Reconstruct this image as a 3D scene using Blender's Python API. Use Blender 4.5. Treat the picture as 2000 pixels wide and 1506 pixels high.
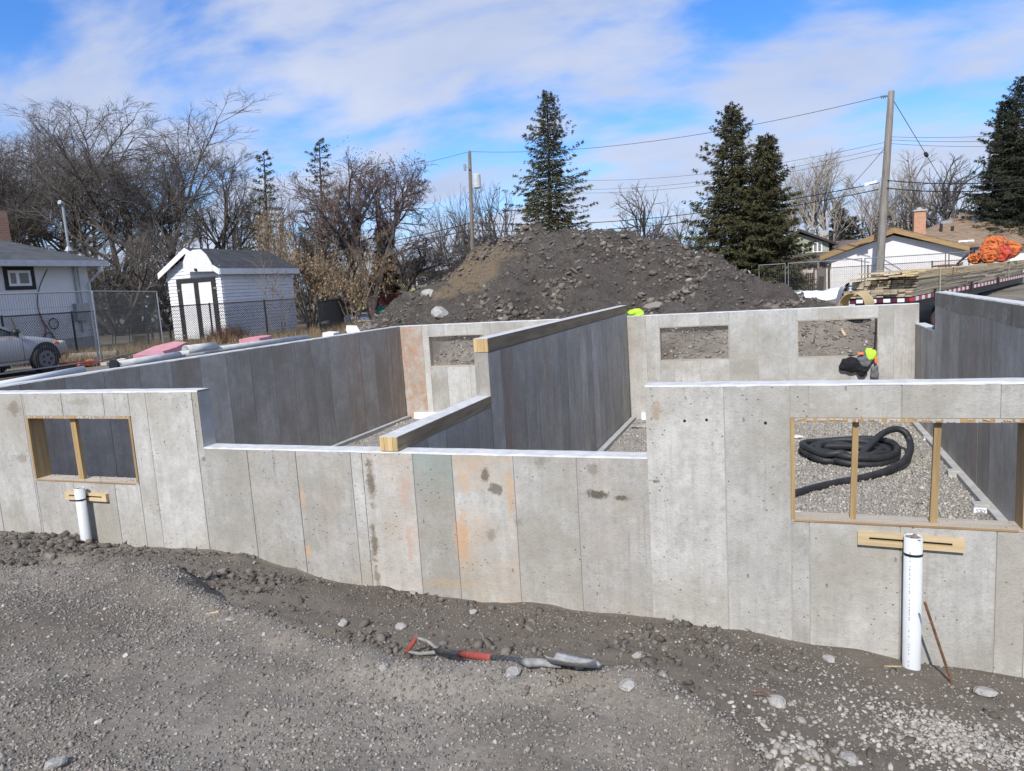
import bpy, bmesh, math, random
import numpy as np
from mathutils import Vector, Matrix
for o in list(bpy.data.objects): bpy.data.objects.remove(o)
SC = bpy.context.scene
COL = SC.collection
R = math.radians
# ------------------------------------------------------------------ camera
RT = Vector((0.939, 0.339, -0.061)); FW = Vector((-0.345, 0.929, -0.135))
YAW, PITCH, ROLL, FPX, EYE = R(-20.3485), R(-7.7725), R(-3.5516), 1428.4, 1.65
FW = Vector((math.sin(YAW)*math.cos(PITCH), math.cos(YAW)*math.cos(PITCH), math.sin(PITCH)))
_r = Vector((math.cos(YAW), -math.sin(YAW), 0)); _u = _r.cross(FW)
RT = _r*math.cos(ROLL)+_u*math.sin(ROLL); UP = -_r*math.sin(ROLL)+_u*math.cos(ROLL)
EYEP = Vector((0, 0, EYE))
cd = bpy.data.cameras.new('camera'); cam = bpy.data.objects.new('camera', cd); COL.objects.link(cam)
cam.matrix_world = Matrix(((RT.x, UP.x, -FW.x, 0), (RT.y, UP.y, -FW.y, 0), (RT.z, UP.z, -FW.z, EYE), (0, 0, 0, 1)))
cd.sensor_width = 36; cd.lens = FPX/2000*36; cd.clip_start = .05; cd.clip_end = 3000
SC.camera = cam
def ray(x, y): return FW*FPX+RT*(x-1000)-UP*(y-753)
def at(x, y, Y): d = ray(x, y); return EYEP+d*(Y/d.y)          # sight line meets the plane at depth Y
def atX(x, y, X): d = ray(x, y); return EYEP+d*(X/d.x)
def on(x, y, z): d = ray(x, y); return EYEP+d*((z-EYE)/d.z)     # sight line meets the level z
# ------------------------------------------------------------------ sky and sun
SKYLOC = (-2.5, 9.4, 0)
SUN_EL, SUN_AZ = R(41), R(180.4)      # azimuth clockwise from +Y
w = bpy.data.worlds.new('World'); SC.world = w; w.use_nodes = True
nt = w.node_tree; nt.nodes.clear()
def nn(t, typ, **kw):
    n = t.nodes.new(typ)
    for k, v in kw.items(): setattr(n, k, v)
    return n
out = nn(nt, 'ShaderNodeOutputWorld'); bg = nn(nt, 'ShaderNodeBackground'); bg.inputs[1].default_value = .15
sky = nn(nt, 'ShaderNodeTexSky', sky_type='NISHITA', sun_disc=False, sun_elevation=SUN_EL, sun_rotation=SUN_AZ, altitude=200, air_density=1.0, dust_density=.0, ozone_density=2.5)
tc = nn(nt, 'ShaderNodeTexCoord'); sep = nn(nt, 'ShaderNodeSeparateXYZ'); nt.links.new(tc.outputs['Generated'], sep.inputs[0])
def mth(t, op, a, b=None, c=None, clamp=False):
    n = nn(t, 'ShaderNodeMath', operation=op, use_clamp=clamp)
    for i, v in enumerate((a, b, c)):
        if v is None: continue
        if isinstance(v, (int, float)): n.inputs[i].default_value = v
        else: t.links.new(v, n.inputs[i])
    return n.outputs[0]
zz = mth(nt, 'ADD', mth(nt, 'MAXIMUM', sep.outputs[2], 0.0), .30)
cu = mth(nt, 'DIVIDE', sep.outputs[0], zz); cv = mth(nt, 'DIVIDE', sep.outputs[1], zz)
cmb = nn(nt, 'ShaderNodeCombineXYZ'); nt.links.new(cu, cmb.inputs[0]); nt.links.new(cv, cmb.inputs[1]); cmb.inputs[2].default_value = 3.1
mp = nn(nt, 'ShaderNodeMapping'); mp.inputs['Rotation'].default_value = (0, 0, R(-30)); mp.inputs['Scale'].default_value = (.8, 1.3, 1); mp.inputs['Location'].default_value = SKYLOC
nt.links.new(cmb.outputs[0], mp.inputs[0])
def wnoise(sc, det, ro, di=0.):
    n = nn(nt, 'ShaderNodeTexNoise'); n.inputs['Scale'].default_value = sc; n.inputs['Detail'].default_value = det; n.inputs['Roughness'].default_value = ro; n.inputs['Distortion'].default_value = di
    nt.links.new(mp.outputs[0], n.inputs['Vector']); return n.outputs[0]
hz = mth(nt, 'SUBTRACT', 1.0, mth(nt, 'MULTIPLY', sep.outputs[2], 3.2, clamp=True)); hz2 = mth(nt, 'MULTIPLY', hz, hz)
rp = nn(nt, 'ShaderNodeValToRGB'); rp.color_ramp.elements[0].position = .345; rp.color_ramp.elements[1].position = .57; rp.color_ramp.interpolation = 'EASE'
nt.links.new(wnoise(2.3, 7, .52, .25), rp.inputs[0])
cr = nn(nt, 'ShaderNodeValToRGB'); cr.color_ramp.elements[0].position = .30; cr.color_ramp.elements[1].position = .70
cr.color_ramp.elements[0].color = (2.55, 2.95, 4.0, 1); cr.color_ramp.elements[1].color = (3.5, 3.75, 4.5, 1)
nt.links.new(wnoise(1.7, 6, .55), cr.inputs[0])
cov = mth(nt, 'ADD', mth(nt, 'MULTIPLY', rp.outputs[0], .80), .12); cov = mth(nt, 'MAXIMUM', cov, mth(nt, 'MULTIPLY', hz2, .35))
hs = nn(nt, 'ShaderNodeHueSaturation'); hs.inputs['Saturation'].default_value = 1.4; nt.links.new(sky.outputs[0], hs.inputs['Color'])
tn = nn(nt, 'ShaderNodeMix', data_type='RGBA', blend_type='MULTIPLY'); tn.inputs[0].default_value = 1; nt.links.new(hs.outputs[0], tn.inputs[6]); tn.inputs[7].default_value = (.58, .76, 1.0, 1)
hb = nn(nt, 'ShaderNodeMix', data_type='RGBA'); nt.links.new(mth(nt, 'MULTIPLY', hz2, .92, clamp=True), hb.inputs[0]); nt.links.new(tn.outputs[2], hb.inputs[6]); hb.inputs[7].default_value = (2.5, 3.9, 6.2, 1)
mx = nn(nt, 'ShaderNodeMix', data_type='RGBA'); nt.links.new(cov, mx.inputs[0]); nt.links.new(hb.outputs[2], mx.inputs[6]); nt.links.new(cr.outputs[0], mx.inputs[7])
nt.links.new(mx.outputs[2], bg.inputs[0]); nt.links.new(bg.outputs[0], out.inputs[0])
sd = bpy.data.lights.new('sun', 'SUN'); sd.energy = 3.5; sd.angle = R(.55); sd.color = (1, .965, .91)
so = bpy.data.objects.new('sun', sd); COL.objects.link(so)
sv = Vector((math.sin(SUN_AZ)*math.cos(SUN_EL), math.cos(SUN_AZ)*math.cos(SUN_EL), math.sin(SUN_EL)))
so.rotation_euler = sv.to_track_quat('Z', 'Y').to_euler(); so.location = (0, -20, 30)
SC.view_settings.view_transform = 'Standard'; SC.view_settings.look = 'None'; SC.view_settings.exposure = .4; SC.view_settings.gamma = 1
SC.render.engine = 'CYCLES'
# ------------------------------------------------------------------ mesh helpers
class MB:
    def __init__(s): s.v = []; s.f = []
    def add(s, vs, fs):
        b = len(s.v); s.v.extend(tuple(p) for p in vs); s.f.extend(tuple(b+i for i in f) for f in fs); return s
    def box(s, a, b):
        x0, y0, z0 = [min(p, q) for p, q in zip(a, b)]; x1, y1, z1 = [max(p, q) for p, q in zip(a, b)]
        return s.add([(x0, y0, z0), (x1, y0, z0), (x1, y1, z0), (x0, y1, z0), (x0, y0, z1), (x1, y0, z1), (x1, y1, z1), (x0, y1, z1)],
                     [(3, 2, 1, 0), (4, 5, 6, 7), (0, 1, 5, 4), (1, 2, 6, 5), (2, 3, 7, 6), (3, 0, 4, 7)])
    def obox(s, c, ax, ay, az):       # oriented box: centre and three half-axis vectors
        c, ax, ay, az = Vector(c), Vector(ax), Vector(ay), Vector(az)
        vs = [c+i*ax+j*ay+k*az for k in (-1, 1) for j in (-1, 1) for i in (-1, 1)]
        return s.add(vs, [(0, 2, 3, 1), (4, 5, 7, 6), (0, 1, 5, 4), (1, 3, 7, 5), (3, 2, 6, 7), (2, 0, 4, 6)])
    def bar(s, p, q, wd, ht, upv=(0, 0, 1)):
        p, q = Vector(p), Vector(q); d = q-p; n = d.normalized(); u = Vector(upv); sd_ = n.cross(u)
        if sd_.length < 1e-4: sd_ = n.cross(Vector((1, 0, 0)))
        sd_.normalize(); u = sd_.cross(n).normalized()
        return s.obox((p+q)/2, d/2, sd_*wd/2, u*ht/2)
    def tube(s, pts, rad, n=8, cap=True):
        pts = [Vector(p) for p in pts]; m = len(pts)
        if not hasattr(rad, '__len__'): rad = [rad]*m
        t0 = (pts[1]-pts[0]).normalized(); ref = Vector((0, 0, 1)) if abs(t0.z) < .9 else Vector((1, 0, 0))
        u = t0.cross(ref).normalized(); vs = []; fs = []
        for i, p in enumerate(pts):
            t = (pts[min(i+1, m-1)]-pts[max(i-1, 0)])
            t = t.normalized() if t.length > 1e-9 else t0
            u = (u-t*u.dot(t)).normalized(); v = t.cross(u)
            for k in range(n):
                a = 2*math.pi*k/n; vs.append(p+(u*math.cos(a)+v*math.sin(a))*rad[i])
        for i in range(m-1):
            for k in range(n):
                k2 = (k+1) % n; fs.append((i*n+k, i*n+k2, (i+1)*n+k2, (i+1)*n+k))
        if cap: fs.append(tuple(range(n-1, -1, -1))); fs.append(tuple((m-1)*n+k for k in range(n)))
        return s.add(vs, fs)
    def prism(s, poly, off):          # 3-d polygon extruded by a vector
        n = len(poly); off = Vector(off); vs = [Vector(p) for p in poly]+[Vector(p)+off for p in poly]
        return s.add(vs, [tuple(range(n)), tuple(range(2*n-1, n-1, -1))]+[(i, i+n, (i+1) % n+n, (i+1) % n) for i in range(n)])
    def quad(s, a, b, c, d): return s.add([a, b, c, d], [(0, 1, 2, 3)])
    def build(s, name, mat, parent=None, smooth=False):
        me = bpy.data.meshes.new(name); me.from_pydata(s.v, [], s.f)
        bm = bmesh.new(); bm.from_mesh(me); bmesh.ops.recalc_face_normals(bm, faces=bm.faces); bm.to_mesh(me); bm.free()
        return link(name, me, mat, parent, smooth)
def link(name, me, mat, parent=None, smooth=False):
    if mat is not None and not me.materials: me.materials.append(mat)
    if smooth: me.polygons.foreach_set('use_smooth', [True]*len(me.polygons))
    o = bpy.data.objects.new(name, me); COL.objects.link(o)
    if parent is not None: o.parent = parent
    return o
def npmesh(name, V, F, mat, parent=None, smooth=False):
    V = np.asarray(V, np.float32); F = np.asarray(F, np.int32); k = F.shape[1]
    me = bpy.data.meshes.new(name); me.vertices.add(len(V)); me.vertices.foreach_set('co', V.ravel())
    me.loops.add(F.size); me.loops.foreach_set('vertex_index', F.ravel())
    me.polygons.add(len(F)); me.polygons.foreach_set('loop_start', np.arange(0, F.size, k, dtype=np.int32))
    me.update(calc_edges=True); me.validate()
    return link(name, me, mat, parent, smooth)
def tag(o, label=None, cat=None, group=None, kind=None):
    for k, v in (('label', label), ('category', cat), ('group', group), ('kind', kind)):
        if v: o[k] = v
    return o
def thing(name, label, cat, loc=(0, 0, 0), group=None, rz=0):
    o = bpy.data.objects.new(name, None); COL.objects.link(o); o.location = loc; o.rotation_euler = (0, 0, rz); o.empty_display_size = .2
    return tag(o, label, cat, group)
# ------------------------------------------------------------------ noise for terrain (numpy)
def _h(ix, iy, s): 
    n = (ix.astype(np.int64)*374761393+iy.astype(np.int64)*668265263+s*974711) & 0xffffffff
    n = ((n ^ (n >> 13))*1274126177) & 0xffffffff
    return ((n ^ (n >> 16)) & 0xffff)/65535.
def vnoise(x, y, s=0):
    x = np.asarray(x, float); y = np.asarray(y, float)
    ix = np.floor(x); iy = np.floor(y); fx = x-ix; fy = y-iy; fx = fx*fx*(3-2*fx); fy = fy*fy*(3-2*fy)
    a = _h(ix, iy, s); b = _h(ix+1, iy, s); c = _h(ix, iy+1, s); d = _h(ix+1, iy+1, s)
    return (a+(b-a)*fx)*(1-fy)+(c+(d-c)*fx)*fy-.5
def fbm(x, y, sc, octv=4, s=0, g=.5):
    t = 0; a = 1
    for i in range(octv): t = t+a*vnoise(x*sc+17.3*i, y*sc-9.1*i, s+i); sc *= 2.03; a *= g
    return t
def sstep(t): t = np.clip(t, 0, 1); return t*t*(3-2*t)
# ------------------------------------------------------------------ materials
def newmat(name):
    m = bpy.data.materials.new(name); m.use_nodes = True; t = m.node_tree; b = t.nodes['Principled BSDF']
    return m, t, b
def L(t, a, b): t.links.new(a, b)
def obj_coord(t, scale=(1, 1, 1), loc=(0, 0, 0), src='Object'):
    c = nn(t, 'ShaderNodeTexCoord'); p = nn(t, 'ShaderNodeMapping'); p.inputs['Scale'].default_value = scale; p.inputs['Location'].default_value = loc
    L(t, c.outputs[src], p.inputs[0]); return p.outputs[0]
def noise(t, vec, sc, det=4, rough=.55, dist=0):
    n = nn(t, 'ShaderNodeTexNoise'); n.inputs['Scale'].default_value = sc; n.inputs['Detail'].default_value = det; n.inputs['Roughness'].default_value = rough; n.inputs['Distortion'].default_value = dist
    if vec is not None: L(t, vec, n.inputs['Vector'])
    return n.outputs[0]
def ramp(t, fac, stops):
    r = nn(t, 'ShaderNodeValToRGB'); e = r.color_ramp.elements
    while len(e) < len(stops): e.new(.5)
    for i, (p, c) in enumerate(stops):
        e[i].position = p; e[i].color = (c, c, c, 1) if isinstance(c, (int, float)) else (*c, 1)
    L(t, fac, r.inputs[0]); return r.outputs[0]
def mixc(t, fac, a, b, mode='MIX'):
    m = nn(t, 'ShaderNodeMix', data_type='RGBA', blend_type=mode)
    for i, v in ((0, fac), (6, a), (7, b)):
        if isinstance(v, (int, float)): m.inputs[i].default_value = v
        elif isinstance(v, tuple): m.inputs[i].default_value = (*v, 1)
        else: L(t, v, m.inputs[i])
    return m.outputs[2]
def bump(t, b, h, strength=.5, dist=.01):
    n = nn(t, 'ShaderNodeBump'); n.inputs['Strength'].default_value = strength; n.inputs['Distance'].default_value = dist
    L(t, h, n.inputs['Height']); L(t, n.outputs[0], b.inputs['Normal'])
def rough_mat(name, c1, c2, sc=4, rough=.85, bsc=None, bstr=.4, bdist=.01, stretch=(1, 1, 1), rnd=0., metal=0., spec=.3, isl=0., det=5):
    m, t, b = newmat(name); v = obj_coord(t, stretch); f = noise(t, v, sc, det, .6)
    c = ramp(t, f, [(.3, c1), (.7, c2)])
    if rnd or isl:
        i = nn(t, 'ShaderNodeObjectInfo').outputs['Random'] if rnd else nn(t, 'ShaderNodeNewGeometry').outputs['Random Per Island']
        k = rnd or isl; g = ramp(t, i, [(0, 1-k), (1, 1+k)])
        mm = nn(t, 'ShaderNodeMapRange'); L(t, i, mm.inputs[0]); mm.inputs[3].default_value = 1-k; mm.inputs[4].default_value = 1+k
        hs = nn(t, 'ShaderNodeHueSaturation'); L(t, c, hs.inputs['Color']); L(t, mm.outputs[0], hs.inputs['Value']); c = hs.outputs[0]
    L(t, c, b.inputs['Base Color']); b.inputs['Roughness'].default_value = rough; b.inputs['Metallic'].default_value = metal
    b.inputs['Specular IOR Level'].default_value = spec
    if bsc: bump(t, b, noise(t, v, bsc, 4, .6), bstr, bdist)
    return m
def attr(t, name):
    a = nn(t, 'ShaderNodeAttribute', attribute_type='OBJECT', attribute_name=name); return a.outputs['Fac']
def blob(t, P, c, sx, sz, nsc=6, namp=.9, ax=0):    # stain mask with a ragged outline round a point on a wall
    p = nn(t, 'ShaderNodeMapping'); p.vector_type = 'POINT'
    p.inputs['Location'].default_value = (-c[0]/sx, 0, -c[1]/sz) if ax == 0 else (0, -c[0]/sx, -c[1]/sz)
    p.inputs['Scale'].default_value = (1/sx, 0, 1/sz) if ax == 0 else (0, 1/sx, 1/sz)
    L(t, P, p.inputs[0]); ln = nn(t, 'ShaderNodeVectorMath', operation='LENGTH'); L(t, p.outputs[0], ln.inputs[0])
    nz = mth(t, 'ADD', mth(t, 'MULTIPLY', noise(t, P, nsc*1.6, 5, .7), .75), mth(t, 'MULTIPLY', noise(t, P, nsc*7, 4, .7), .25))
    d = mth(t, 'ADD', ln.outputs['Value'], mth(t, 'MULTIPLY', mth(t, 'SUBTRACT', nz, .5), namp*4.2))
    return mth(t, 'MULTIPLY', mth(t, 'SUBTRACT', 1.0, d), 1.8, clamp=True)
def concrete(name, stains=(), axis=0, base=((.385, .37, .335), (.515, .50, .462)), streak=.42):
    m, t, b = newmat(name); P = obj_coord(t)
    oi = nn(t, 'ShaderNodeObjectInfo'); rnd = oi.outputs['Random']
    off = nn(t, 'ShaderNodeVectorMath', operation='ADD'); L(t, P, off.inputs[0])
    cb = nn(t, 'ShaderNodeCombineXYZ'); k = mth(t, 'MULTIPLY', rnd, 37.0); L(t, k, cb.inputs[0]); L(t, k, cb.inputs[1]); L(t, cb.outputs[0], off.inputs[1]); Q = off.outputs[0]
    c = ramp(t, noise(t, Q, 2.6, 8, .68), [(.32, base[0]), (.66, base[1])])
    st = nn(t, 'ShaderNodeMapping'); st.inputs['Scale'].default_value = (9, 9, .55); L(t, Q, st.inputs[0])
    c = mixc(t, ramp(t, noise(t, st.outputs[0], 1.6, 5, .65), [(.45, 0.0), (.75, streak)]), c, (.25, .24, .215))
    c = mixc(t, ramp(t, noise(t, Q, 7, 5, .7), [(.50, 0.0), (.74, .5)]), c, (.63, .61, .57))
    c = mixc(t, ramp(t, noise(t, Q, .9, 4, .6), [(.46, 0.0), (.64, .62)]), c, (.31, .282, .225))
    c = mixc(t, ramp(t, noise(t, Q, 24, 6, .8), [(.5, 0.0), (.7, .5)]), c, (.23, .22, .195))
    dr = nn(t, 'ShaderNodeMapping'); dr.inputs['Scale'].default_value = (30, 30, 1.1); L(t, Q, dr.inputs[0])
    c = mixc(t, mth(t, 'MULTIPLY', ramp(t, noise(t, dr.outputs[0], 1.2, 4, .6), [(.58, 0.0), (.72, .6)]), ramp(t, noise(t, Q, 1.3, 3), [(.48, 0.0), (.62, 1.0)])), c, (.24, .215, .17))
    v = nn(t, 'ShaderNodeMapRange'); L(t, rnd, v.inputs[0]); v.inputs[3].default_value = .86; v.inputs[4].default_value = 1.1
    hs = nn(t, 'ShaderNodeHueSaturation'); L(t, c, hs.inputs['Color']); L(t, v.outputs[0], hs.inputs['Value']); c = hs.outputs[0]
    # colour left behind by the forms, panel by panel
    on_ = mth(t, 'MULTIPLY', attr(t, 'orange'), ramp(t, noise(t, Q, 3.2, 5, .65), [(.42, 0.0), (.75, .9)])); c = mixc(t, on_, c, (.50, .36, .24))
    bn_ = mth(t, 'MULTIPLY', attr(t, 'brown'), ramp(t, noise(t, st.outputs[0], 1.2, 5, .65), [(.3, .25), (.65, 1.0)])); c = mixc(t, bn_, c, (.235, .195, .15))
    rd_ = mth(t, 'MULTIPLY', attr(t, 'rust'), ramp(t, noise(t, Q, 4, 7, .75), [(.4, .1), (.66, 1.0)])); c = mixc(t, rd_, c, (.40, .22, .13))
    tl_ = mth(t, 'MULTIPLY', attr(t, 'teal'), mth(t, 'MULTIPLY', ramp(t, noise(t, st.outputs[0], 3.0, 5, .65), [(.3, .2), (.6, 1.0)]), mth(t, 'MULTIPLY', mth(t, 'ADD', mth(t, 'MULTIPLY', nn_z(t, P), 2.2), .45), 1.0, clamp=True))); c = mixc(t, tl_, c, (.20, .34, .33))
    # pits, two sizes
    vo = nn(t, 'ShaderNodeTexVoronoi'); vo.inputs['Scale'].default_value = 21; L(t, Q, vo.inputs['Vector'])
    pit = mth(t, 'MULTIPLY', ramp(t, vo.outputs['Distance'], [(.09, 1.0), (.17, 0.0)]), ramp(t, noise(t, Q, 3, 3), [(.52, 0.0), (.58, 1.0)]))
    sp = nn(t, 'ShaderNodeMapping'); sp.inputs['Scale'].default_value = (9, 9, 3.4); L(t, Q, sp.inputs[0])
    v2 = nn(t, 'ShaderNodeTexVoronoi'); v2.inputs['Scale'].default_value = 1.0; L(t, sp.outputs[0], v2.inputs['Vector'])
    p2 = mth(t, 'MULTIPLY', ramp(t, v2.outputs['Distance'], [(.04, 1.0), (.085, 0.0)]), ramp(t, noise(t, Q, 1.7, 3), [(.45, 0.0), (.52, .8)]))
    pit = mth(t, 'MAXIMUM', pit, p2)
    c = mixc(t, mth(t, 'MULTIPLY', pit, .75), c, (.13, .12, .105))
    for (cx, cz, sx, sz, col, amt) in stains:
        c = mixc(t, mth(t, 'MULTIPLY', blob(t, P, (cx, cz), sx, sz, ax=axis), amt), c, col)
    L(t, c, b.inputs['Base Color']); b.inputs['Roughness'].default_value = .88; b.inputs['Specular IOR Level'].default_value = .25
    h = mth(t, 'SUBTRACT', mth(t, 'ADD', noise(t, Q, 60, 4, .7), mth(t, 'MULTIPLY', noise(t, Q, 6, 4), 1.5)), mth(t, 'MULTIPLY', pit, 1.5))
    bump(t, b, h, .6, .008)
    return m
def nn_z(t, P):
    s = nn(t, 'ShaderNodeSeparateXYZ'); L(t, P, s.inputs[0]); return s.outputs[2]
def wood(name, c1, c2, axis='x', sc=1., rough=.75, rnd=.15):
    m, t, b = newmat(name); s = {'x': (1.2, 14, 14), 'y': (14, 1.2, 14), 'z': (14, 14, 1.2)}[axis]
    P = obj_coord(t, tuple(k*sc for k in s)); rnd_o = nn(t, 'ShaderNodeObjectInfo').outputs['Random']
    of = nn(t, 'ShaderNodeVectorMath', operation='ADD'); cb = nn(t, 'ShaderNodeCombineXYZ'); kk = mth(t, 'MULTIPLY', rnd_o, 51.0)
    for i in range(3): L(t, kk, cb.inputs[i])
    L(t, P, of.inputs[0]); L(t, cb.outputs[0], of.inputs[1])
    f = noise(t, of.outputs[0], 1.5, 6, .62, .6); c = ramp(t, f, [(.3, c1), (.68, c2)])
    kn = noise(t, of.outputs[0], .35, 2); c = mixc(t, ramp(t, kn, [(.62, 0.0), (.75, .5)]), c, tuple(k*.45 for k in c1))
    v = nn(t, 'ShaderNodeMapRange'); L(t, rnd_o, v.inputs[0]); v.inputs[3].default_value = 1-rnd; v.inputs[4].default_value = 1+rnd
    hs = nn(t, 'ShaderNodeHueSaturation'); L(t, c, hs.inputs['Color']); L(t, v.outputs[0], hs.inputs['Value'])
    L(t, hs.outputs[0], b.inputs['Base Color']); b.inputs['Roughness'].default_value = rough; bump(t, b, f, .35, .004)
    return m
def plain(name, c, rough=.5, metal=0., spec=.5, var=.12, sc=6):
    return rough_mat(name, tuple(k*(1-var) for k in c), tuple(min(1, k*(1+var)) for k in c), sc, rough, 40, .08, .003, metal=metal, spec=spec)
# ------------------------------------------------------------------ the plan of the place (metres)
YF, TH, YB = 5.627, .18, 16.281            # front face, wall thickness, inner face of the back wall
ZT, ZL, ZFL = .818, .246, -1.54            # wall top, low wall top, basement floor
XA, XB = -5.395, -.99                      # the low stretch of the front wall
XL, XC, XR = -8.939, -3.21, 2.512          # inner left face, right face of middle wall, inner right face
YC, ZC, YR, ZR = 7.925, 1.057, 14.366, 1.099
GR = .3                                    # level of the yards around
rng = np.random.default_rng(11); random.seed(5)
def fx(x, y): return at(x, y, YF).x
def fz(x, y): return at(x, y, YF).z
DK = (.10, .085, .06)
st_ = []
for (x, y, sx, sz, col, am) in [(724, 935, .055, .26, (.15, .125, .085), .85), (730, 1060, .05, .2, (.15, .125, .085), .85), (736, 1125, .04, .12, (.17, .14, .1), .7),
        (948, 928, .05, .08, DK, .75), (968, 955, .09, .06, (.13, .11, .085), .8), (1172, 966, .15, .04, DK, .9), (1212, 972, .1, .025, DK, .85), (26, 798, .13, .09, (.2, .17, .12), .7),
        (45, 896, .13, .06, (.24, .2, .15), .6), (1158, 918, .06, .06, (.2, .17, .13), .6), (1060, 900, .08, .06, (.2, .17, .13), .5), (1280, 940, .05, .02, DK, .8), (1283, 800, .05, .09, (.33, .24, .15), .7),
        (398, 897, .03, .04, (.16, .14, .08), .7), (958, 1045, .05, .07, (.22, .2, .17), .7), (1010, 1020, .05, .05, (.25, .22, .18), .6), (902, 1050, .09, .27, (.56, .33, .17), .7), (905, 940, .06, .12, (.52, .34, .2), .5), (995, 960, .05, .3, (.52, .34, .2), .6),
        (590, 970, .05, .12, (.52, .36, .24), .6), (603, 1075, .04, .1, (.6, .36, .18), .6), (790, 960, .07, .2, (.5, .33, .25), .5), (800, 1060, .05, .2, (.5, .33, .25), .5), (880, 1140, .3, .05, (.5, .36, .2), .4), (160, 785, .2, .05, (.28, .25, .19), .6)]:
    st_.append((fx(x, y), fz(x, y), sx, sz, col, am))
M = {}
M['con_front'] = concrete('front_concrete', st_)
M['con_back'] = concrete('back_concrete', [], base=((.42, .41, .38), (.57, .56, .53)), streak=.2)
M['con_side'] = concrete('side_concrete', [], 1, base=((.39, .365, .315), (.57, .535, .475)), streak=.4)  # same concrete as the front, colour lightened and warmed to offset blue shade
M['con_top'] = rough_mat('trowelled_top', (.46, .46, .45), (.64, .64, .63), 9, .8, 50, .4, .006)
M['con_plain'] = rough_mat('plain_concrete', (.34, .335, .31), (.48, .47, .44), 5, .9, 40, .5, .008)
M['damp'] = concrete('damp_concrete', [], 1, base=((.2, .175, .13), (.29, .255, .2)), streak=.3)
M['buck'] = wood('buck_lumber', (.26, .15, .065), (.46, .30, .14), 'x')
M['buckz'] = wood('stud_lumber', (.27, .17, .075), (.42, .29, .13), 'z')
M['beam'] = wood('beam_lumber', (.16, .115, .065), (.30, .23, .14), 'y', 1.)
M['beam_end'] = wood('beam_end_grain', (.42, .28, .12), (.60, .44, .22), 'z', 1.2)
M['pine'] = wood('pine_board', (.42, .31, .16), (.60, .47, .28), 'x')
M['white_pvc'] = plain('white_pvc', (.60, .62, .63), .4, var=.05)
M['black_plastic'] = plain('black_plastic', (.014, .015, .018), .45)
M['rubber'] = plain('rubber', (.02, .02, .021), .75)
M['white_foam'] = plain('white_foam', (.8, .8, .8), .8, var=.04)
M['pink_foam'] = rough_mat('pink_foam', (.50, .22, .25), (.62, .31, .34), 9, .8, 60, .3)
M['sill_wood'] = wood('mortar_stained_lumber', (.36, .31, .24), (.5, .44, .35), 'x')
M['galv'] = plain('galvanised_steel', (.34, .36, .37), .5, .6)
M['black_paint'] = plain('black_painted_steel', (.012, .012, .014), .5)
M['snow'] = rough_mat('snow', (.72, .75, .8), (.86, .88, .9), 6, .7, 14, .6, .05)
M['rust'] = rough_mat('rusty_steel', (.10, .05, .03), (.24, .12, .06), 30, .8, 80, .5)
M['glass'] = plain('window_glass', (.05, .06, .07), .08, var=.1)
M['blind'] = plain('blind_behind_glass', (.20, .20, .19), .2, var=.1)
M['white_paint'] = rough_mat('white_paint', (.74, .74, .74), (.84, .84, .84), 5, .6, 30, .2, .003)
M['dark_trim'] = rough_mat('dark_trim_paint', (.02, .02, .022), (.05, .045, .04), 14, .7, 40, .3)

# ------------------------------------------------------------------ terrain
_edge = [(-14, 3.6), (-6.1, 4.0), (-4.5, 4.2), (-3.4, 3.76), (-2.7, 3.56), (-1.93, 3.3), (-1.07, 3.36), (-.55, 3.39), (-.22, 3.2), (-.1, 2.9), (0.05, 2.4), (.35, 1.2), (.7, -1), (14, -6)]
def edge_y(x): return np.interp(x, [p[0] for p in _edge], [p[1] for p in _edge])
def wallz(x): return np.interp(x, [-20, -9.2, -8.3, -7.4, -6.9, -6.3, -5.5, -4.9, -3.75, -.9, 0., .87, 3, 10], [-.1, -.76, -.81, -.78, -.85, -.87, -.83, -.9, -1.06, -1.07, -1.15, -1.255, -1.25, -.7])
_mp = [(700, 640), (770, 612), (830, 572), (885, 540), (920, 503), (985, 466), (1050, 451), (1130, 445), (1200, 460), (1260, 466), (1310, 472), (1390, 502), (1450, 532), (1500, 562), (1570, 597), (1640, 640)]
MX = [at(x, y, 26.5).x for x, y in _mp]; MZ = [at(x, y, 26.5).z for x, y in _mp]
def mound_h(x, y):
    prof = np.interp(x-.27*np.clip(26.5-y, -4, 6)+.3*fbm(x, y, .3, 2, 91), MX, MZ)-GR
    d = np.abs((y-26.5)/np.where(y < 26.5, 7.2, 7.5)); bell = np.clip(1-d, 0, 1); bell = bell**.8*(1.15-.15*bell)
    return np.clip(prof, 0, None)*bell
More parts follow.
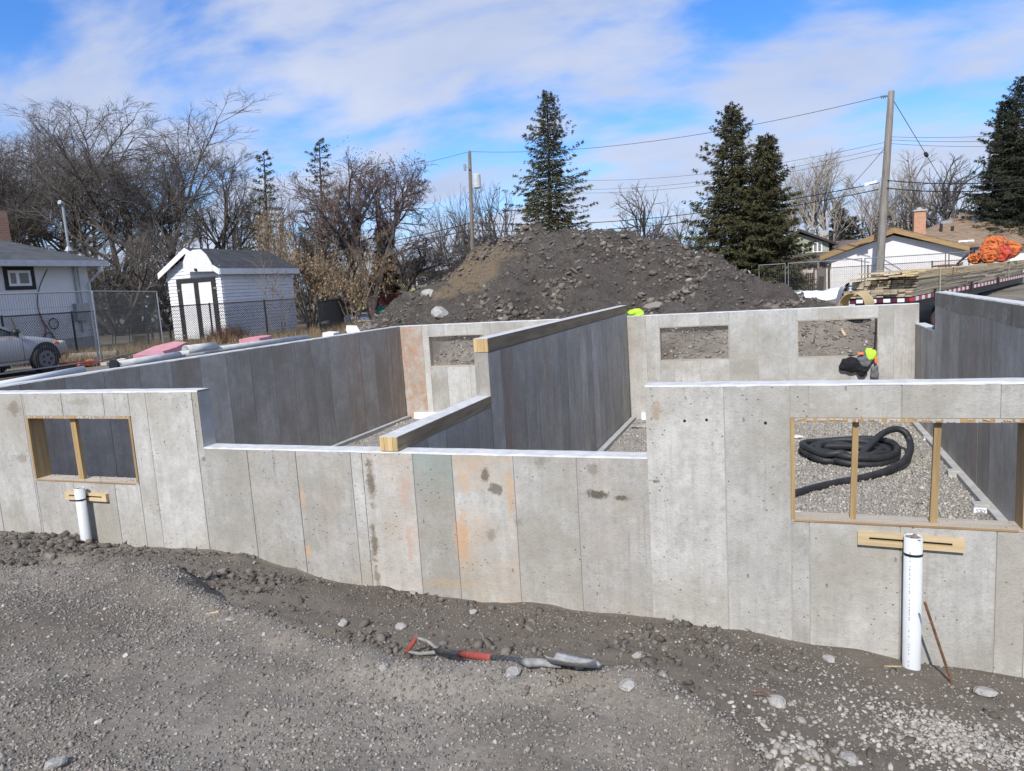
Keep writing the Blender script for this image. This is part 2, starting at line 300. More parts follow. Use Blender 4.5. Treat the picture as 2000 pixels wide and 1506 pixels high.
def gz(x, y, fine=True):
    x = np.asarray(x, float); y = np.asarray(y, float)
    ey = edge_y(x)+.22*fbm(x, y, 1.3, 3, 5); wz = wallz(x)
    terr = -.02-.095*np.clip(np.minimum(y, ey), -1, 9)
    dropamt = np.interp(x, [-14, -5.5, -3.6, -2.4, .3, 3], [.03, .1, .24, .38, .5, .35])
    d = y-ey; drop = dropamt*sstep(d/.26)
    low = terr-drop+.075*np.exp(-((d+.1)/.16)**2)*np.interp(x, [-6, -4.5], [0, 1])
    far = np.clip((d-.2)/np.maximum(YF-ey-.2, .3), 0, 1)
    fr = low*(1-far)+wz*far
    fr = fr+np.where(y < YF, .05*np.exp(-((y-YF)/.25)**2), 0)*fbm(x, y, 2, 3, 71)
    # back and sides
    side = GR+0*x
    tr = sstep((y-16.6)/3.6)*sstep((y-15.)/1.)
    rlow = sstep((x-.5)/2.)*(1-sstep((y-25)/8.))
    back = -.75+(GR+.75-.6*rlow)*tr+.60*np.exp(-((x-1.6)/1.15)**2-((y-20.)/1.5)**2)
    sx = np.where(x > 0, x-2.75, -x-9.2); tr2 = sstep((sx-.05)/1.8)
    sidez = -.35+(GR+.35)*tr2-np.where(x > 0, .55*(1-sstep((y-25)/8.)), 0)*tr2
    k_back = sstep((y-15.8)/.8)
    # blend the front bank into the side yards
    kf = sstep((y-4.6)/2.2)*sstep((sx)/.5)
    z = np.where(y < YF+.1, fr, 0)
    sb = sidez*(1-k_back)+np.where((x > -9.2) & (x < 2.75), back, np.maximum(back, sidez)*tr2+back*(1-tr2))*k_back
    z = np.where(y >= YF+.1, sb, fr*(1-kf)+sb*kf)
    z = np.where(y >= YF+.1, fr*(1-sstep((y-4.6)/2.2))*np.where(sx > 0, 1, 0)+z*np.where(sx > 0, sstep((y-4.6)/2.2), 1), z)
    if fine:
        a = np.interp(np.hypot(x, y), [0, 6, 20, 60], [1, 1, .8, .5]); bank = np.exp(-((y-ey)/.5)**2)*(y < 5.6)
        z = z+.06*a*fbm(x, y, .8, 3, 21)+.04*a*fbm(x, y, 2.6, 3, 22)+(.014+.022*bank)*a*vnoise(x*9.3, y*9.3, 23)
        z = z-.16*np.exp(-(((x+6.2)/.35)**2+((y-4.55)/.13)**2))-.13*np.exp(-(((x+3.45)/.4)**2+((y-4.0)/.14)**2))
    return z+np.where(y > 15, mound_h(x, y)*.0, 0)
def axis(segs):
    a = []
    for lo, hi, st in segs: a += list(np.arange(lo, hi-1e-6, st))
    return a
xs = axis([(-900, -200, 100), (-200, -60, 20), (-60, -30, 3), (-30, -9.03, .5)])+[-9.03]+axis([(-9, .0, .034), (0, 2.6, .034)])+[2.6]+axis([(2.65, 8, .2), (8, 40, 1.5), (40, 200, 20), (200, 901, 100)])
ys = axis([(-300, -40, 40), (-40, -2, 2), (-2, 1.2, .3), (1.2, 5.60, .034)])+[5.717, 6.4]+axis([(7, 16, 1.)])+[16.37]+axis([(16.45, 24, .12), (24, 40, .5), (40, 60, 2), (60, 200, 20), (200, 1001, 100)])
xs = np.unique(np.round(xs, 4)); ys = np.unique(np.round(ys, 4))
gx, gy = np.meshgrid(xs, ys); Z = gz(gx, gy); V = np.stack([gx.ravel(), gy.ravel(), Z.ravel()], 1)
nx, ny = len(xs), len(ys); i = np.arange((ny-1)*(nx-1)); r_ = i//(nx-1); c_ = i % (nx-1); a = r_*nx+c_
F = np.stack([a, a+1, a+nx+1, a+nx], 1)
cx = (xs[:-1]+xs[1:])/2; cy = (ys[:-1]+ys[1:])/2
inside = ((cx[c_] > -9.03) & (cx[c_] < 2.6) & (cy[r_] > 5.717) & (cy[r_] < 16.37)); F = F[~inside]
def soil_mat():
    m, t, b = newmat('gravelly_soil'); P = obj_coord(t)
    c = ramp(t, noise(t, P, 1.1, 6, .65), [(.3, (.145, .128, .105)), (.5, (.222, .197, .163)), (.72, (.295, .268, .228))])
    c = mixc(t, ramp(t, noise(t, P, .55, 4, .6), [(.48, 0.0), (.62, .85)]), c, (.11, .09, .07))
    vo = nn(t, 'ShaderNodeTexVoronoi'); vo.inputs['Scale'].default_value = 55; L(t, P, vo.inputs['Vector'])
    c = mixc(t, .55, c, mixc(t, .5, ramp(t, vo.outputs['Color'], [(0, .35), (1, 1.6)]), (1., 1., 1.)), 'MULTIPLY')
    v2 = nn(t, 'ShaderNodeTexVoronoi'); v2.inputs['Scale'].default_value = 34; L(t, P, v2.inputs['Vector'])
    pale = mth(t, 'MULTIPLY', ramp(t, v2.outputs['Distance'], [(.18, 1.0), (.28, 0.0)]), ramp(t, v2.outputs['Color'], [(.62, 0.0), (.7, .8)]))
    c = mixc(t, pale, c, (.33, .31, .28))
    va = nn(t, 'ShaderNodeAttribute', attribute_name='silt').outputs['Fac']
    c = mixc(t, mth(t, 'MULTIPLY', va, ramp(t, noise(t, P, 2.2, 5, .6), [(.3, .55), (.6, .95)])), c, mixc(t, noise(t, P, 30, 4), (.105, .088, .07), (.18, .155, .127)))
    L(t, c, b.inputs['Base Color']); b.inputs['Roughness'].default_value = .95; b.inputs['Specular IOR Level'].default_value = .15
    h = mth(t, 'ADD', mth(t, 'MULTIPLY', vo.outputs['Distance'], -.35), mth(t, 'ADD', noise(t, P, 110, 4, .7), mth(t, 'MULTIPLY', noise(t, P, 22, 5, .65), 1.0)))
    bump(t, b, h, .5, .010); return m
M['soil'] = soil_mat()
gr_ = tag(npmesh('ground', V, F, M['soil'], smooth=True), kind='structure')
silt = sstep((gy-edge_y(gx)-.22*fbm(gx, gy, 1.3, 3, 5))/.25)*(gy < 5.7)*np.interp(gx, [-6, -4, -2.8], [.35, .6, 1.])*(1-.8*sstep((gx+.1)/.5)*sstep((3.2-gy)/1.))
at_ = gr_.data.attributes.new('silt', 'FLOAT', 'POINT'); at_.data.foreach_set('value', silt.ravel().astype(np.float32))
# ------------------------------------------------------------------ basement floor
fxs = np.arange(XL-.05, XR+.06, .12); fys = np.arange(YF+.1, YB+.1, .12); ax_, ay_ = np.meshgrid(fxs, fys)
fzv = ZFL+.03*fbm(ax_, ay_, .7, 3, 41)+.012*fbm(ax_, ay_, 4, 2, 42)
n0, n1_ = len(fxs), len(fys); i = np.arange((n1_-1)*(n0-1)); a = (i//(n0-1))*n0+i % (n0-1)
M['crushed'] = rough_mat('crushed_stone_bed', (.26, .245, .22), (.42, .40, .365), 40, .95, 120, .9, .02)
tag(npmesh('basement_floor', np.stack([ax_.ravel(), ay_.ravel(), fzv.ravel()], 1), np.stack([a, a+1, a+n0+1, a+n0], 1), M['crushed'], smooth=True), kind='structure')
# ------------------------------------------------------------------ stones
ICO_V = None
def ico():
    p = (1+5**.5)/2; v = [(-1, p, 0), (1, p, 0), (-1, -p, 0), (1, -p, 0), (0, -1, p), (0, 1, p), (0, -1, -p), (0, 1, -p), (p, 0, -1), (p, 0, 1), (-p, 0, -1), (-p, 0, 1)]
    f = [(0, 11, 5), (0, 5, 1), (0, 1, 7), (0, 7, 10), (0, 10, 11), (1, 5, 9), (5, 11, 4), (11, 10, 2), (10, 7, 6), (7, 1, 8), (3, 9, 4), (3, 4, 2), (3, 2, 6), (3, 6, 8), (3, 8, 9), (4, 9, 5), (2, 4, 11), (6, 2, 10), (8, 6, 7), (9, 8, 1)]
    v = np.array(v, float); return v/np.linalg.norm(v[0]), np.array(f)
OCT = (np.array([(1, 0, 0), (-1, 0, 0), (0, 1, 0), (0, -1, 0), (0, 0, 1), (0, 0, -1)], float), np.array([(0, 2, 4), (2, 1, 4), (1, 3, 4), (3, 0, 4), (2, 0, 5), (1, 2, 5), (3, 1, 5), (0, 3, 5)]))
def scatter(name, P, size, mat, tmpl, parent=None, flat=.65, jit=.28, seed=1):
    g = np.random.default_rng(seed); tv, tf = tmpl; n = len(P); k = len(tv)
    th = g.uniform(0, 2*math.pi, n); c, s = np.cos(th), np.sin(th)
    sc = size[:, None]*np.stack([g.uniform(.8, 1.35, n), g.uniform(.6, 1.1, n), g.uniform(flat*.7, flat*1.3, n)], 1)
    X = tv[None]*(1+jit*g.normal(0, 1, (n, k, 1)))*sc[:, None]
    tx = g.normal(0, .35, n)[:, None]; Xz = X[..., 2]+X[..., 0]*tx
    Y = np.stack([X[..., 0]*c[:, None]-X[..., 1]*s[:, None], X[..., 0]*s[:, None]+X[..., 1]*c[:, None], Xz], -1)+P[:, None]
    F = (tf[None]+(np.arange(n)*k)[:, None, None]).reshape(-1, 3)
    return npmesh(name, Y.reshape(-1, 3), F, mat, parent)
def stone_mat(name, stops, rough=.9):
    m, t, b = newmat(name); r = nn(t, 'ShaderNodeNewGeometry').outputs['Random Per Island']
    c = ramp(t, r, stops); c = mixc(t, ramp(t, noise(t, obj_coord(t), 30, 4), [(.4, 0.0), (.7, .35)]), c, (.2, .18, .16))
    L(t, c, b.inputs['Base Color']); b.inputs['Roughness'].default_value = rough; b.inputs['Specular IOR Level'].default_value = .2
    bump(t, b, noise(t, obj_coord(t), 70, 3), .4, .01); return m
M['grit'] = stone_mat('grey_grit', [(0, (.12, .108, .093)), (.35, (.205, .183, .156)), (.8, (.285, .26, .226)), (.94, (.36, .335, .30)), (1, (.47, .44, .395))])
M['pale_stone'] = stone_mat('pale_limestone', [(0, (.22, .20, .175)), (.4, (.34, .315, .275)), (.8, (.43, .40, .35)), (1, (.54, .51, .45))])
M['clod'] = stone_mat('clay_clod', [(0, (.08, .068, .056)), (.5, (.145, .124, .104)), (.92, (.20, .173, .146)), (.985, (.27, .24, .205)), (1, (.38, .35, .31))])
M['soil_clod'] = stone_mat('soil_clod', [(0, (.08, .068, .055)), (.6, (.13, .113, .094)), (1, (.19, .168, .143))])
M['rock'] = rough_mat('broken_concrete', (.27, .255, .23), (.46, .445, .42), 12, .9, 40, .8, .02)
N = 185000
u = rng.uniform(0, 1, N); px = rng.uniform(-7.5, 2.4, N); py = 1.5+(5.6-1.5)*u**1.25
k = np.clip(fbm(px, py, 1.1, 3, 3)+.5, 0, 1); terr = py < edge_y(px)+.1
keep = rng.uniform(0, 1, N) < np.where(terr, .16+1.1*k**1.4, .10+.4*k**2); px, py = px[keep], py[keep]; terr = terr[keep]
sz = np.where(terr, rng.gamma(2.6, .0017, len(px))+.0035, rng.gamma(2., .0018, len(px))+.0028)
tag(scatter('gravel', np.stack([px, py, gz(px, py)+sz*.08], 1), sz, M['grit'], OCT, seed=2), 'loose grey gravel spread over the sloping dirt', 'gravel', kind='stuff')
X_ = rng.uniform(-8.5, 2.3, 5200); Y_ = np.minimum(edge_y(X_), 4.6)+.1+rng.uniform(0, 1, 5200)*(5.55-np.minimum(edge_y(X_), 4.6)); S_ = rng.gamma(1.5, .006, 5200)+.005; S_ = np.minimum(S_*(.4+1.8*np.clip(fbm(X_, Y_, 1.4, 3, 33)+.5, 0, 1)**2), .05)
tag(scatter('soil_clods', np.stack([X_, Y_, gz(X_, Y_)+S_*.2], 1), S_, M['soil_clod'], ico(), seed=14, jit=.25), 'dark crumbly soil clods in the strip along the front wall', 'soil', kind='stuff')
def pebbles(cx, cy, rx, ry, n, smin, smax, seed):
    g = np.random.default_rng(seed); x = cx+rx*g.normal(0, .5, n); y = cy+ry*g.normal(0, .5, n); s = smin+(smax-smin)*g.uniform(0, 1, n)**2.2; return x, y, s
sets = []
c = on(1880, 1440, -1.02); sets.append(pebbles(c.x, c.y, .42, .36, 1050, .007, .021, 3))
c = on(1800, 1400, -1.05); sets.append(pebbles(c.x, c.y, .75, .6, 450, .005, .02, 4))
c = on(1640, 1390, -.9); sets.append(pebbles(c.x, c.y, .9, .5, 300, .005, .022, 5))
c = on(1560, 1440, -.75); sets.append(pebbles(c.x, c.y, .2, .25, 160, .008, .03, 6))
c = on(830, 1300, -.6); sets.append(pebbles(c.x, c.y, .4, .1, 170, .008, .026, 7))
c = on(1500, 1280, -1.05); sets.append(pebbles(c.x, c.y, 1.6, .3, 260, .004, .014, 8))
sets.append((rng.uniform(-6.5, 1.9, 500), rng.uniform(2.2, 5.5, 500), rng.gamma(2, .0023, 500)+.003))
X_ = np.concatenate([s[0] for s in sets]); Y_ = np.concatenate([s[1] for s in sets]); S_ = np.concatenate([s[2] for s in sets]); ok = (Y_ < 5.58) & (Y_ > 1.5); X_, Y_, S_ = X_[ok], Y_[ok], S_[ok]
tag(scatter('pale_pebbles', np.stack([X_, Y_, gz(X_, Y_)+S_*.3], 1), S_, M['pale_stone'], ico(), seed=9, jit=.12, flat=.55), 'pale limestone pebbles strewn at the foot of the wall', 'pebbles', kind='stuff')
def boxpts(x0, x1, y0, y1, n): return rng.uniform(x0, x1, n), rng.uniform(y0, y1, n)
X_, Y_ = [np.concatenate(q) for q in zip(boxpts(-.1, 2.45, 8.8, 16.2, 19000), boxpts(-3.2, -.9, 12.8, 16.2, 4500), boxpts(-8.8, -5.5, 12, 16.2, 4500))]
S_ = rng.gamma(3, .004, len(X_))+.006
tag(scatter('crushed_stone', np.stack([X_, Y_, ZFL+.03*fbm(X_, Y_, .7, 3, 41)+.012*fbm(X_, Y_, 4, 2, 42)+S_*.2], 1), S_, M['pale_stone'], OCT, seed=12), 'crushed limestone bedding inside the basement', 'gravel', kind='stuff')
# stones seen through the back openings
X_, Y_ = boxpts(-9, 2.6, 16.6, 21.5, 9000); S_ = rng.gamma(2.2, .010, len(X_))+.006
tag(scatter('rubble', np.stack([X_, Y_, gz(X_, Y_)+S_*.3], 1), S_, M['grit'], OCT, seed=13), 'stony rubble on the ground behind the back wall', 'rubble', kind='stuff')
def rock(name, mat, r, seed, squash=(1, 1, .7), parent=None, sub=2, amp=.35):
    g = np.random.default_rng(seed); bm = bmesh.new(); bmesh.ops.create_icosphere(bm, subdivisions=sub, radius=1)
    ph = g.uniform(0, 6, (6, 4)); pl = [(Vector(g.normal(0, 1, 3)).normalized(), g.uniform(.55, .9)) for _ in range(7)]
    for v in bm.verts:
        d = v.co.normalized(); k = 1+amp*.4*sum(math.sin(3*d.x*p[0]+2.3*d.y*p[1]+2.7*d.z*p[2]+p[3]) for p in ph)/3
        for n_, h in pl:
            q = d.dot(n_)*k
            if q > h: k *= h/q
        v.co = Vector((d.x*squash[0], d.y*squash[1], d.z*squash[2]))*r*k
    me = bpy.data.meshes.new(name); bm.to_mesh(me); bm.free(); return link(name, me, mat, parent)
rocks = [  # px, py, guess z, radius, label
 (1520, 1368, -.85, .065, 'lumpy pale concrete lump with a rusty wire sticking out of it', 'rock'), (1655, 1478, -.9, .06, 'squarish grey stone at the bottom edge beside the white pebbles', 'rock'),
 (1920, 1348, -1.1, .085, 'flat grey stone lying near the foot of the rusty rod', 'rock'), (104, 1490, -.2, .05, 'jagged grey rock at the bottom left corner', 'rock'),
 (670, 1212, -.75, .05, 'white crumbly lump in the dirt left of the shovel handle', 'rock'), (1228, 1335, -.7, .045, 'pale blue-white rock right of the shovel blade', 'rock'),
 (1003, 1313, -.55, .045, 'round grey rock just below the shovel shaft', 'rock'), (805, 1152, -.95, .04, 'white lump resting against the base of the low wall', 'rock'),
 (1246, 1275, -.85, .045, 'grey stone on the dirt right of the shovel, towards the wall', 'rock'), (925, 1190, -.85, .04, 'grey crumbly clod midway between the shovel handle and the low wall', 'rock'),
 (783, 1218, -.75, .045, 'knobbly grey clod above the red shovel grip', 'rock'), (432, 1112, -.6, .06, 'reddish brown clod on the slope below the left window', 'rock'),
 (450, 1205, -.35, .03, 'small dark stone on the gravel rise at left', 'rock'), (192, 1405, -.2, .02, 'smooth cream pebble on the gravel in the lower left', 'pebble'),
 (245, 1273, -.3, .022, 'flat white chip on the gravel left of centre', 'pebble'), (1620, 1280, -1.1, .05, 'thin grey slab propped on the dirt left of the tall pipe', 'rock'),
 (1565, 1400, -.85, .03, 'small white stone below the lumpy concrete lump', 'rock'), (1131, 1295, -.65, .03, 'white-grey pebble just behind the shovel blade', 'rock'), (750, 1297, -.55, .028, 'grey-white stone beside the shovel handle end', 'rock'), (98, 1082, -.5, .07, 'dark clod beside the hollow at the far left', 'rock')]
def hit(x, y):                                          # sight line meets the ground
    d = ray(x, y); lo = None
    for k in range(60, 2200):
        s = k*.01/FPX; p = EYEP+d*s
        if p.y > .3 and p.y < 5.62 and p.z < float(gz(p.x, p.y)): return p
        s2 = s
    return on(x, y, -.8)
for i, (x, y, z, r, lab, cat) in enumerate(rocks):
    p = hit(x, y+8); o = rock('rock' if cat == 'rock' else 'pebble', M['clod'] if ('clod' in lab and 'grey' not in lab) else (M['pale_stone'] if cat == 'pebble' else M['rock']), r, 100+i, (1.15, .9, .45 if 'flat' in lab or 'slab' in lab else .7))
    o.location = (p.x, p.y, float(gz(p.x, p.y))+r*.12); o.rotation_euler = (.2, .1, i*1.3); tag(o, lab, cat, 'loose stones on the dirt')
    if 'wire' in lab: mb = MB(); mb.tube([(-.03, 0, .02), (-.09, .01, .05), (-.15, -.02, .06)], .005, 5); mb.build('wire', M['rust'], o)
# ------------------------------------------------------------------ the foundation
fnd = thing('concrete_foundation', 'grey poured concrete basement foundation with form-panel marks, half buried in dirt', 'foundation', (0, YF, ZFL))
def fpart(mb, name, mat, parent, smooth=False):
    o = mb.build(name, mat, None, smooth); o.parent = parent; o.matrix_parent_inverse = Matrix.Translation((0, -YF, -ZFL)) if parent is fnd else Matrix.Identity(4); return o
def rects(u0, u1, z0, z1, ops):            # a strip of wall minus the window openings
    out_ = [(u0, u1, z0, z1)]
    for (a, b, c, d) in ops:
        nw = []
        for (p, q, r, s) in out_:
            if b <= p+1e-6 or a >= q-1e-6 or d <= r or c >= s: nw.append((p, q, r, s)); continue
            if p < a: nw.append((p, a, r, s))
            if q > b: nw.append((b, q, r, s))
            m0, m1 = max(p, a), min(q, b)
            if r < c: nw.append((m0, m1, r, c))
            if s > d: nw.append((m0, m1, d, s))
        out_ = nw
    return out_
prn = random.Random(8)
def wall(ax, face, inward, segs, joints, ops, mat, props=None, top=True, zb=-1.75):
    """ax 'x': wall runs along X with its shown face at Y=face; 'y': along Y with face at X=face.  inward = sign of the way into the concrete."""
    def B(mb, u0, u1, d0, d1, z0, z1):
        a, b = face+inward*d0, face+inward*d1
        if ax == 'x': mb.box((u0, a, z0), (u1, b, z1))
        else: mb.box((a, u0, z0), (b, u1, z1))
    core = MB()
    for (u0, u1, zt) in segs:
        for (p, q, r, s) in rects(u0, u1, zb, zt-.006, ops): B(core, p, q, .010, TH, r, s)
    w_ = fpart(core, 'foundation_wall', M['con_plain'], fnd)
    if top:
        for (u0, u1, zt) in segs:
            n = max(2, int((u1-u0)/.12)); mb = MB(); vs = []; fs = []
            for k_ in range(n+1):
                u = u0+(u1-u0)*k_/n
                for d, z in ((-.001+prn.uniform(-.004, .003), zt-.012-prn.uniform(0, .006)), (.006+prn.uniform(-.002, .004), zt), (TH-.006, zt), (TH+.001, zt-.012)):
                    q = face+inward*d; vs.append((u, q, z+prn.uniform(-.003, .002)) if ax == 'x' else (q, u, z+prn.uniform(-.0015, .0015)))
            for k_ in range(n):
                for j in range(3): fs.append((k_*4+j, k_*4+j+1, k_*4+5+j, k_*4+4+j))
            fs += [(0, 1, 2, 3), (n*4+3, n*4+2, n*4+1, n*4)]
            mb.add(vs, fs); fpart(mb, 'wall_top', M['con_top'], w_)
    for i_ in range(len(joints)-1):
        a, b = joints[i_], joints[i_+1]
        for (u0, u1, zt) in segs:
            lo, hi = max(a, u0), min(b, u1)
            if hi-lo < .02: continue
            for (p, q, r, s) in rects(lo, hi, zb, zt-.013, ops):
                e = prn.uniform(-.0015, .0015); g0 = .0025 if p > u0+1e-4 else -.0005; g1 = .0025 if q < u1-1e-4 else -.0005
                mb = MB(); B(mb, p+g0, q-g1, e, .0105, r, s); o = fpart(mb, 'form_panel', mat, w_)
                bv = o.modifiers.new('edge', 'BEVEL'); bv.width = .002; bv.segments = 1
                if ax == 'y' and prn.random() < .7: o['brown'] = prn.uniform(.12, .5); o['rust'] = prn.choice((0., 0., .12, .25))
                if props and i_ in props:
                    for k_, v_ in props[i_].items(): o[k_] = float(v_)
    return w_
LW = (fx(60, 813), fx(264, 850), fz(71, 943)+.01, fz(150, 812)); LW = (-7.82, -6.30, -.175, .558)
RW = (.065, 1.555, -.217, .568)
fj = [-9.13, -8.46, -7.85, -7.25, -6.65, -6.07, -5.47, XA, -4.87, -4.31, -3.71, -3.59, -3.07, -2.69, -2.12, -1.57, XB, -.4, .19, .79, 1.38, 1.99, 2.70]
wall('x', YF, 1, [(-9.13, XA, ZT), (XA, XB, ZL), (XB, 2.7, ZT)], fj, [LW, RW], M['con_front'],
     {2: {'brown': .15}, 8: {'orange': .2}, 9: {'orange': .25}, 11: {'orange': .4, 'rust': .08}, 12: {'teal': .5, 'brown': .15}, 13: {'orange': .7}, 15: {'orange': .25, 'brown': .15}})
bj = [XL]+[-8.94+.61*k for k in range(1, 10)]+[-3.21, -2.79, -2.19, -1.63, -1.01, -.43, .16, .75, 1.36, 2.13, 2.576]
bwin = [(-8.17, -6.69, -.235, .54), (-2.5, -1.02, -.22, .542), (.338, 1.86, -.222, .57)]
wall('x', YB, 1, [(XL-TH, 2.576, ZT)], bj, bwin, M['con_back'], {0: {'rust': .9}, 10: {'brown': .25}, 19: {'brown': .35}})
wall('y', XL, -1, [(YF+TH, YB, ZT)], [YF+TH+.61*k for k in range(18)]+[YB], [], M['con_side'], {13: {'rust': .5, 'brown': .5}, 16: {'brown': .75, 'rust': .3}, 11: {'brown': .3}, 5: {'brown': .35}, 8: {'brown': .35}, 2: {'brown': .25}, 14: {'brown': .2}})
cw = wall('y', XC, -1, [(YF+TH, YC, .25), (YC, YB-.001, ZC-.165)], [YF+TH+.42*k for k in range(25)]+[YB], [], M['con_side'], {6: {'rust': .4, 'brown': .7}, 9: {'brown': .6}, 15: {'rust': .2}, 12: {'brown': .35}, 19: {'brown': .3}, 3: {'brown': .3}}, top=False)
wall('y', XR, 1, [(YF+TH, YR, ZR), (YR, YB, .43)], [YF+TH+.61*k for k in range(18)]+[YB], [], M['con_side'], {8: {'brown': .65}, 12: {'brown': .3}}, top=True)
# end face of the tall middle wall, seen from the front, and the damp strip left along its top and along the right wall
mb = MB(); mb.box((XC-TH+.002, YC-.012, .25), (XC-.002, YC+.009, ZC-.166)); o = fpart(mb, 'form_panel', M['con_front'], cw); o['brown'] = .35
def ragged(name, X, sgn, y0, y1, ztop, dep, mat, n=70, gaps=.61):
    mb = MB(); y = y0
    while y < y1-.05:
        e = min(y+gaps*prn.uniform(.9, 2.1), y1); k_ = max(2, int((e-y)/.06)); vs = []
        for j in range(k_+1):
            yy = y+.004+(e-y-.008)*j/k_; d = dep+.02*math.sin(yy*2.1)+.014*prn.uniform(-1, 1)
            for q in (0., .004): vs += [(X+sgn*q, yy, ztop), (X+sgn*q, yy, ztop-d)]
        fs = []
        for j in range(k_):
            b = j*4; fs += [(b+2, b+3, b+7, b+6), (b, b+4, b+5, b+1), (b+1, b+5, b+7, b+3), (b, b+2, b+6, b+4)]
        mb.add(vs, fs); y = e
    return mb
fpart(ragged('damp_band', XR, -1, YF+TH, YR-.004, ZR-.014, .24, None), 'damp_band', M['damp'], fnd)
# timber plate on top of the middle wall
def plate(y0, y1, z0, z1, w0=TH):
    mb = MB(); mb.box((XC-w0+.003, y0, z0), (XC+.004, y1, z1-.004)); o = fpart(mb, 'timber_plate', M['beam'], fnd)
    mb = MB(); mb.box((XC-w0+.001, y0+.004, z1-.004), (XC+.002, y1-.002, z1)); fpart(mb, 'plate_top', M['con_top'], o)
    for (a, b) in ((0, .045), (.047, w0-.047), (w0-.045, w0)):
        mb = MB(); mb.box((XC-w0+.004+a*.985, y0-.005, z0+.001), (XC-w0+.002+b*.985, y0-.0005, z1-.003)); fpart(mb, 'plate_end', M['beam_end'], o)
    return o
plate(YC, YB+.10, ZC-.16, ZC); plate(YF+.004, YC-.013, .25, .38)
# footings, form strips and blocking at the wall feet
mb = MB(); mb.box((XR-.11, YF+.3, -1.7), (XR-.003, YB-.05, ZFL+.085)); fpart(mb, 'footing', M['con_plain'], fnd)
mb = MB(); mb.box((XC+.003, YC-1.5, -1.7), (XC+.13, YB-.05, ZFL+.075)); fpart(mb, 'footing', M['con_plain'], fnd)
mb = MB(); mb.box((XL+.003, YF+.4, -1.7), (XL+.14, YB-.05, ZFL+.08)); fpart(mb, 'footing', M['con_plain'], fnd)
for a, b in ((-.35, 2.0), (-2.95, -2.62), (-2.56, -2.2), (-8.7, -7.6)):
    mb = MB(); mb.box((a, YB-.06, -1.7), (b, YB-.003, ZFL+.17)); fpart(mb, 'foam_strip', M['white_foam'], fnd)
mb = MB(); mb.box((2.02, YB-.05, -1.7), (2.4, YB-.004, ZFL+.1)); fpart(mb, 'footing_form', M['buck'], fnd)
def window_buck(op, y0, y1, studs, mh, mv, proud=.006, th=.028):
    a, b, c, d = op
    mb = MB(); mb.box((a+.001, y0-proud, d-th), (b-.001, y1, d-.001)); h = fpart(mb, 'window_buck', mh, fnd)
    for (p, q) in ((a+.001, a+th), (b-th, b-.001)):
        mb = MB(); mb.box((p, y0-proud+.001, c+.02), (q, y1, d-th-.0005)); fpart(mb, 'jamb', mv, h)
    mb = MB(); mb.box((a+.002, y0-proud*.5, c+.001), (b-.002, y1, c+.0195)); fpart(mb, 'sill_board', M['sill_wood'], h)
    if studs: mb = MB(); mb.box((a+.02, y0-proud-.001, c+.003), (b-.05, y0-proud*.5-.0005, c+.017)); fpart(mb, 'sill_edge', mh, h)
    for (x0, x1, dx, dy) in studs:
        mb = MB(); mb.prism([(x0, y0+.05+dy, c+.02), (x1, y0+.05+dy, c+.02), (x1+dx, y0+.05, d-th-.001), (x0+dx, y0+.05, d-th-.001)], (0, .04, 0)); fpart(mb, 'stud', mv, h)
    return h
window_buck(LW, YF, YF+TH, [(fx(146, 935), fx(156, 935), -.01, 0)], M['buck'], M['buckz'])
window_buck(RW, YF, YF+TH, [(fx(1661, 1005), fx(1673, 1005), .02, 0), (fx(1819, 1010), fx(1833, 1010), .02, 0)], M['buck'], M['buckz'])
for w_ in bwin: window_buck(w_, YB, YB+TH, [], M['sill_wood'], M['sill_wood'], .002, .018)
# spilled mortar along the two front sills
def crumbs(x0, x1, y0, y1, z, n, r0, r1, mat, parent, seed, name='mortar_crumbs'):
    g = np.random.default_rng(seed); s = g.uniform(r0, r1, n); P = np.stack([g.uniform(x0, x1, n), g.uniform(y0, y1, n), z+s*.3], 1)
    o = scatter(name, P, s, mat, ico(), seed=seed, flat=.5); o.parent = parent
    if parent is fnd: o.matrix_parent_inverse = Matrix.Translation((0, -YF, -ZFL))
    o['kind'] = 'stuff'; return o
crumbs(LW[0]+.05, LW[1]-.03, YF-.004, YF+.17, LW[2]+.02, 70, .003, .012, M['con_plain'], fnd, 31)
crumbs(RW[0]+.03, RW[1]-.03, YF+.0, YF+.17, RW[2]+.02, 90, .002, .009, M['con_plain'], fnd, 32)
mb = MB()
for k_ in range(150):                                   # cement runs on the head boards
    op = LW if k_ < 60 else RW; x = prn.uniform(op[0]+.02, op[1]-.02); l = prn.uniform(.006, .03)
    mb.box((x, YF-.008-k_*.00004, op[3]-l), (x+prn.uniform(.004, .03), YF-.0055, op[3]-.0005-k_*.00002))
fpart(mb, 'mortar_runs', M['con_plain'], fnd)['kind'] = 'stuff'
# tie holes in the front face
mb = MB()
for x, y in ((1337, 822), (1380, 820), (1495, 826)):
    p = at(x, y, YF); mb.tube([(p.x, YF-.003, p.z), (p.x, YF+.002, p.z)], .011, 10)
fpart(mb, 'tie_hole', M['black_plastic'], fnd)
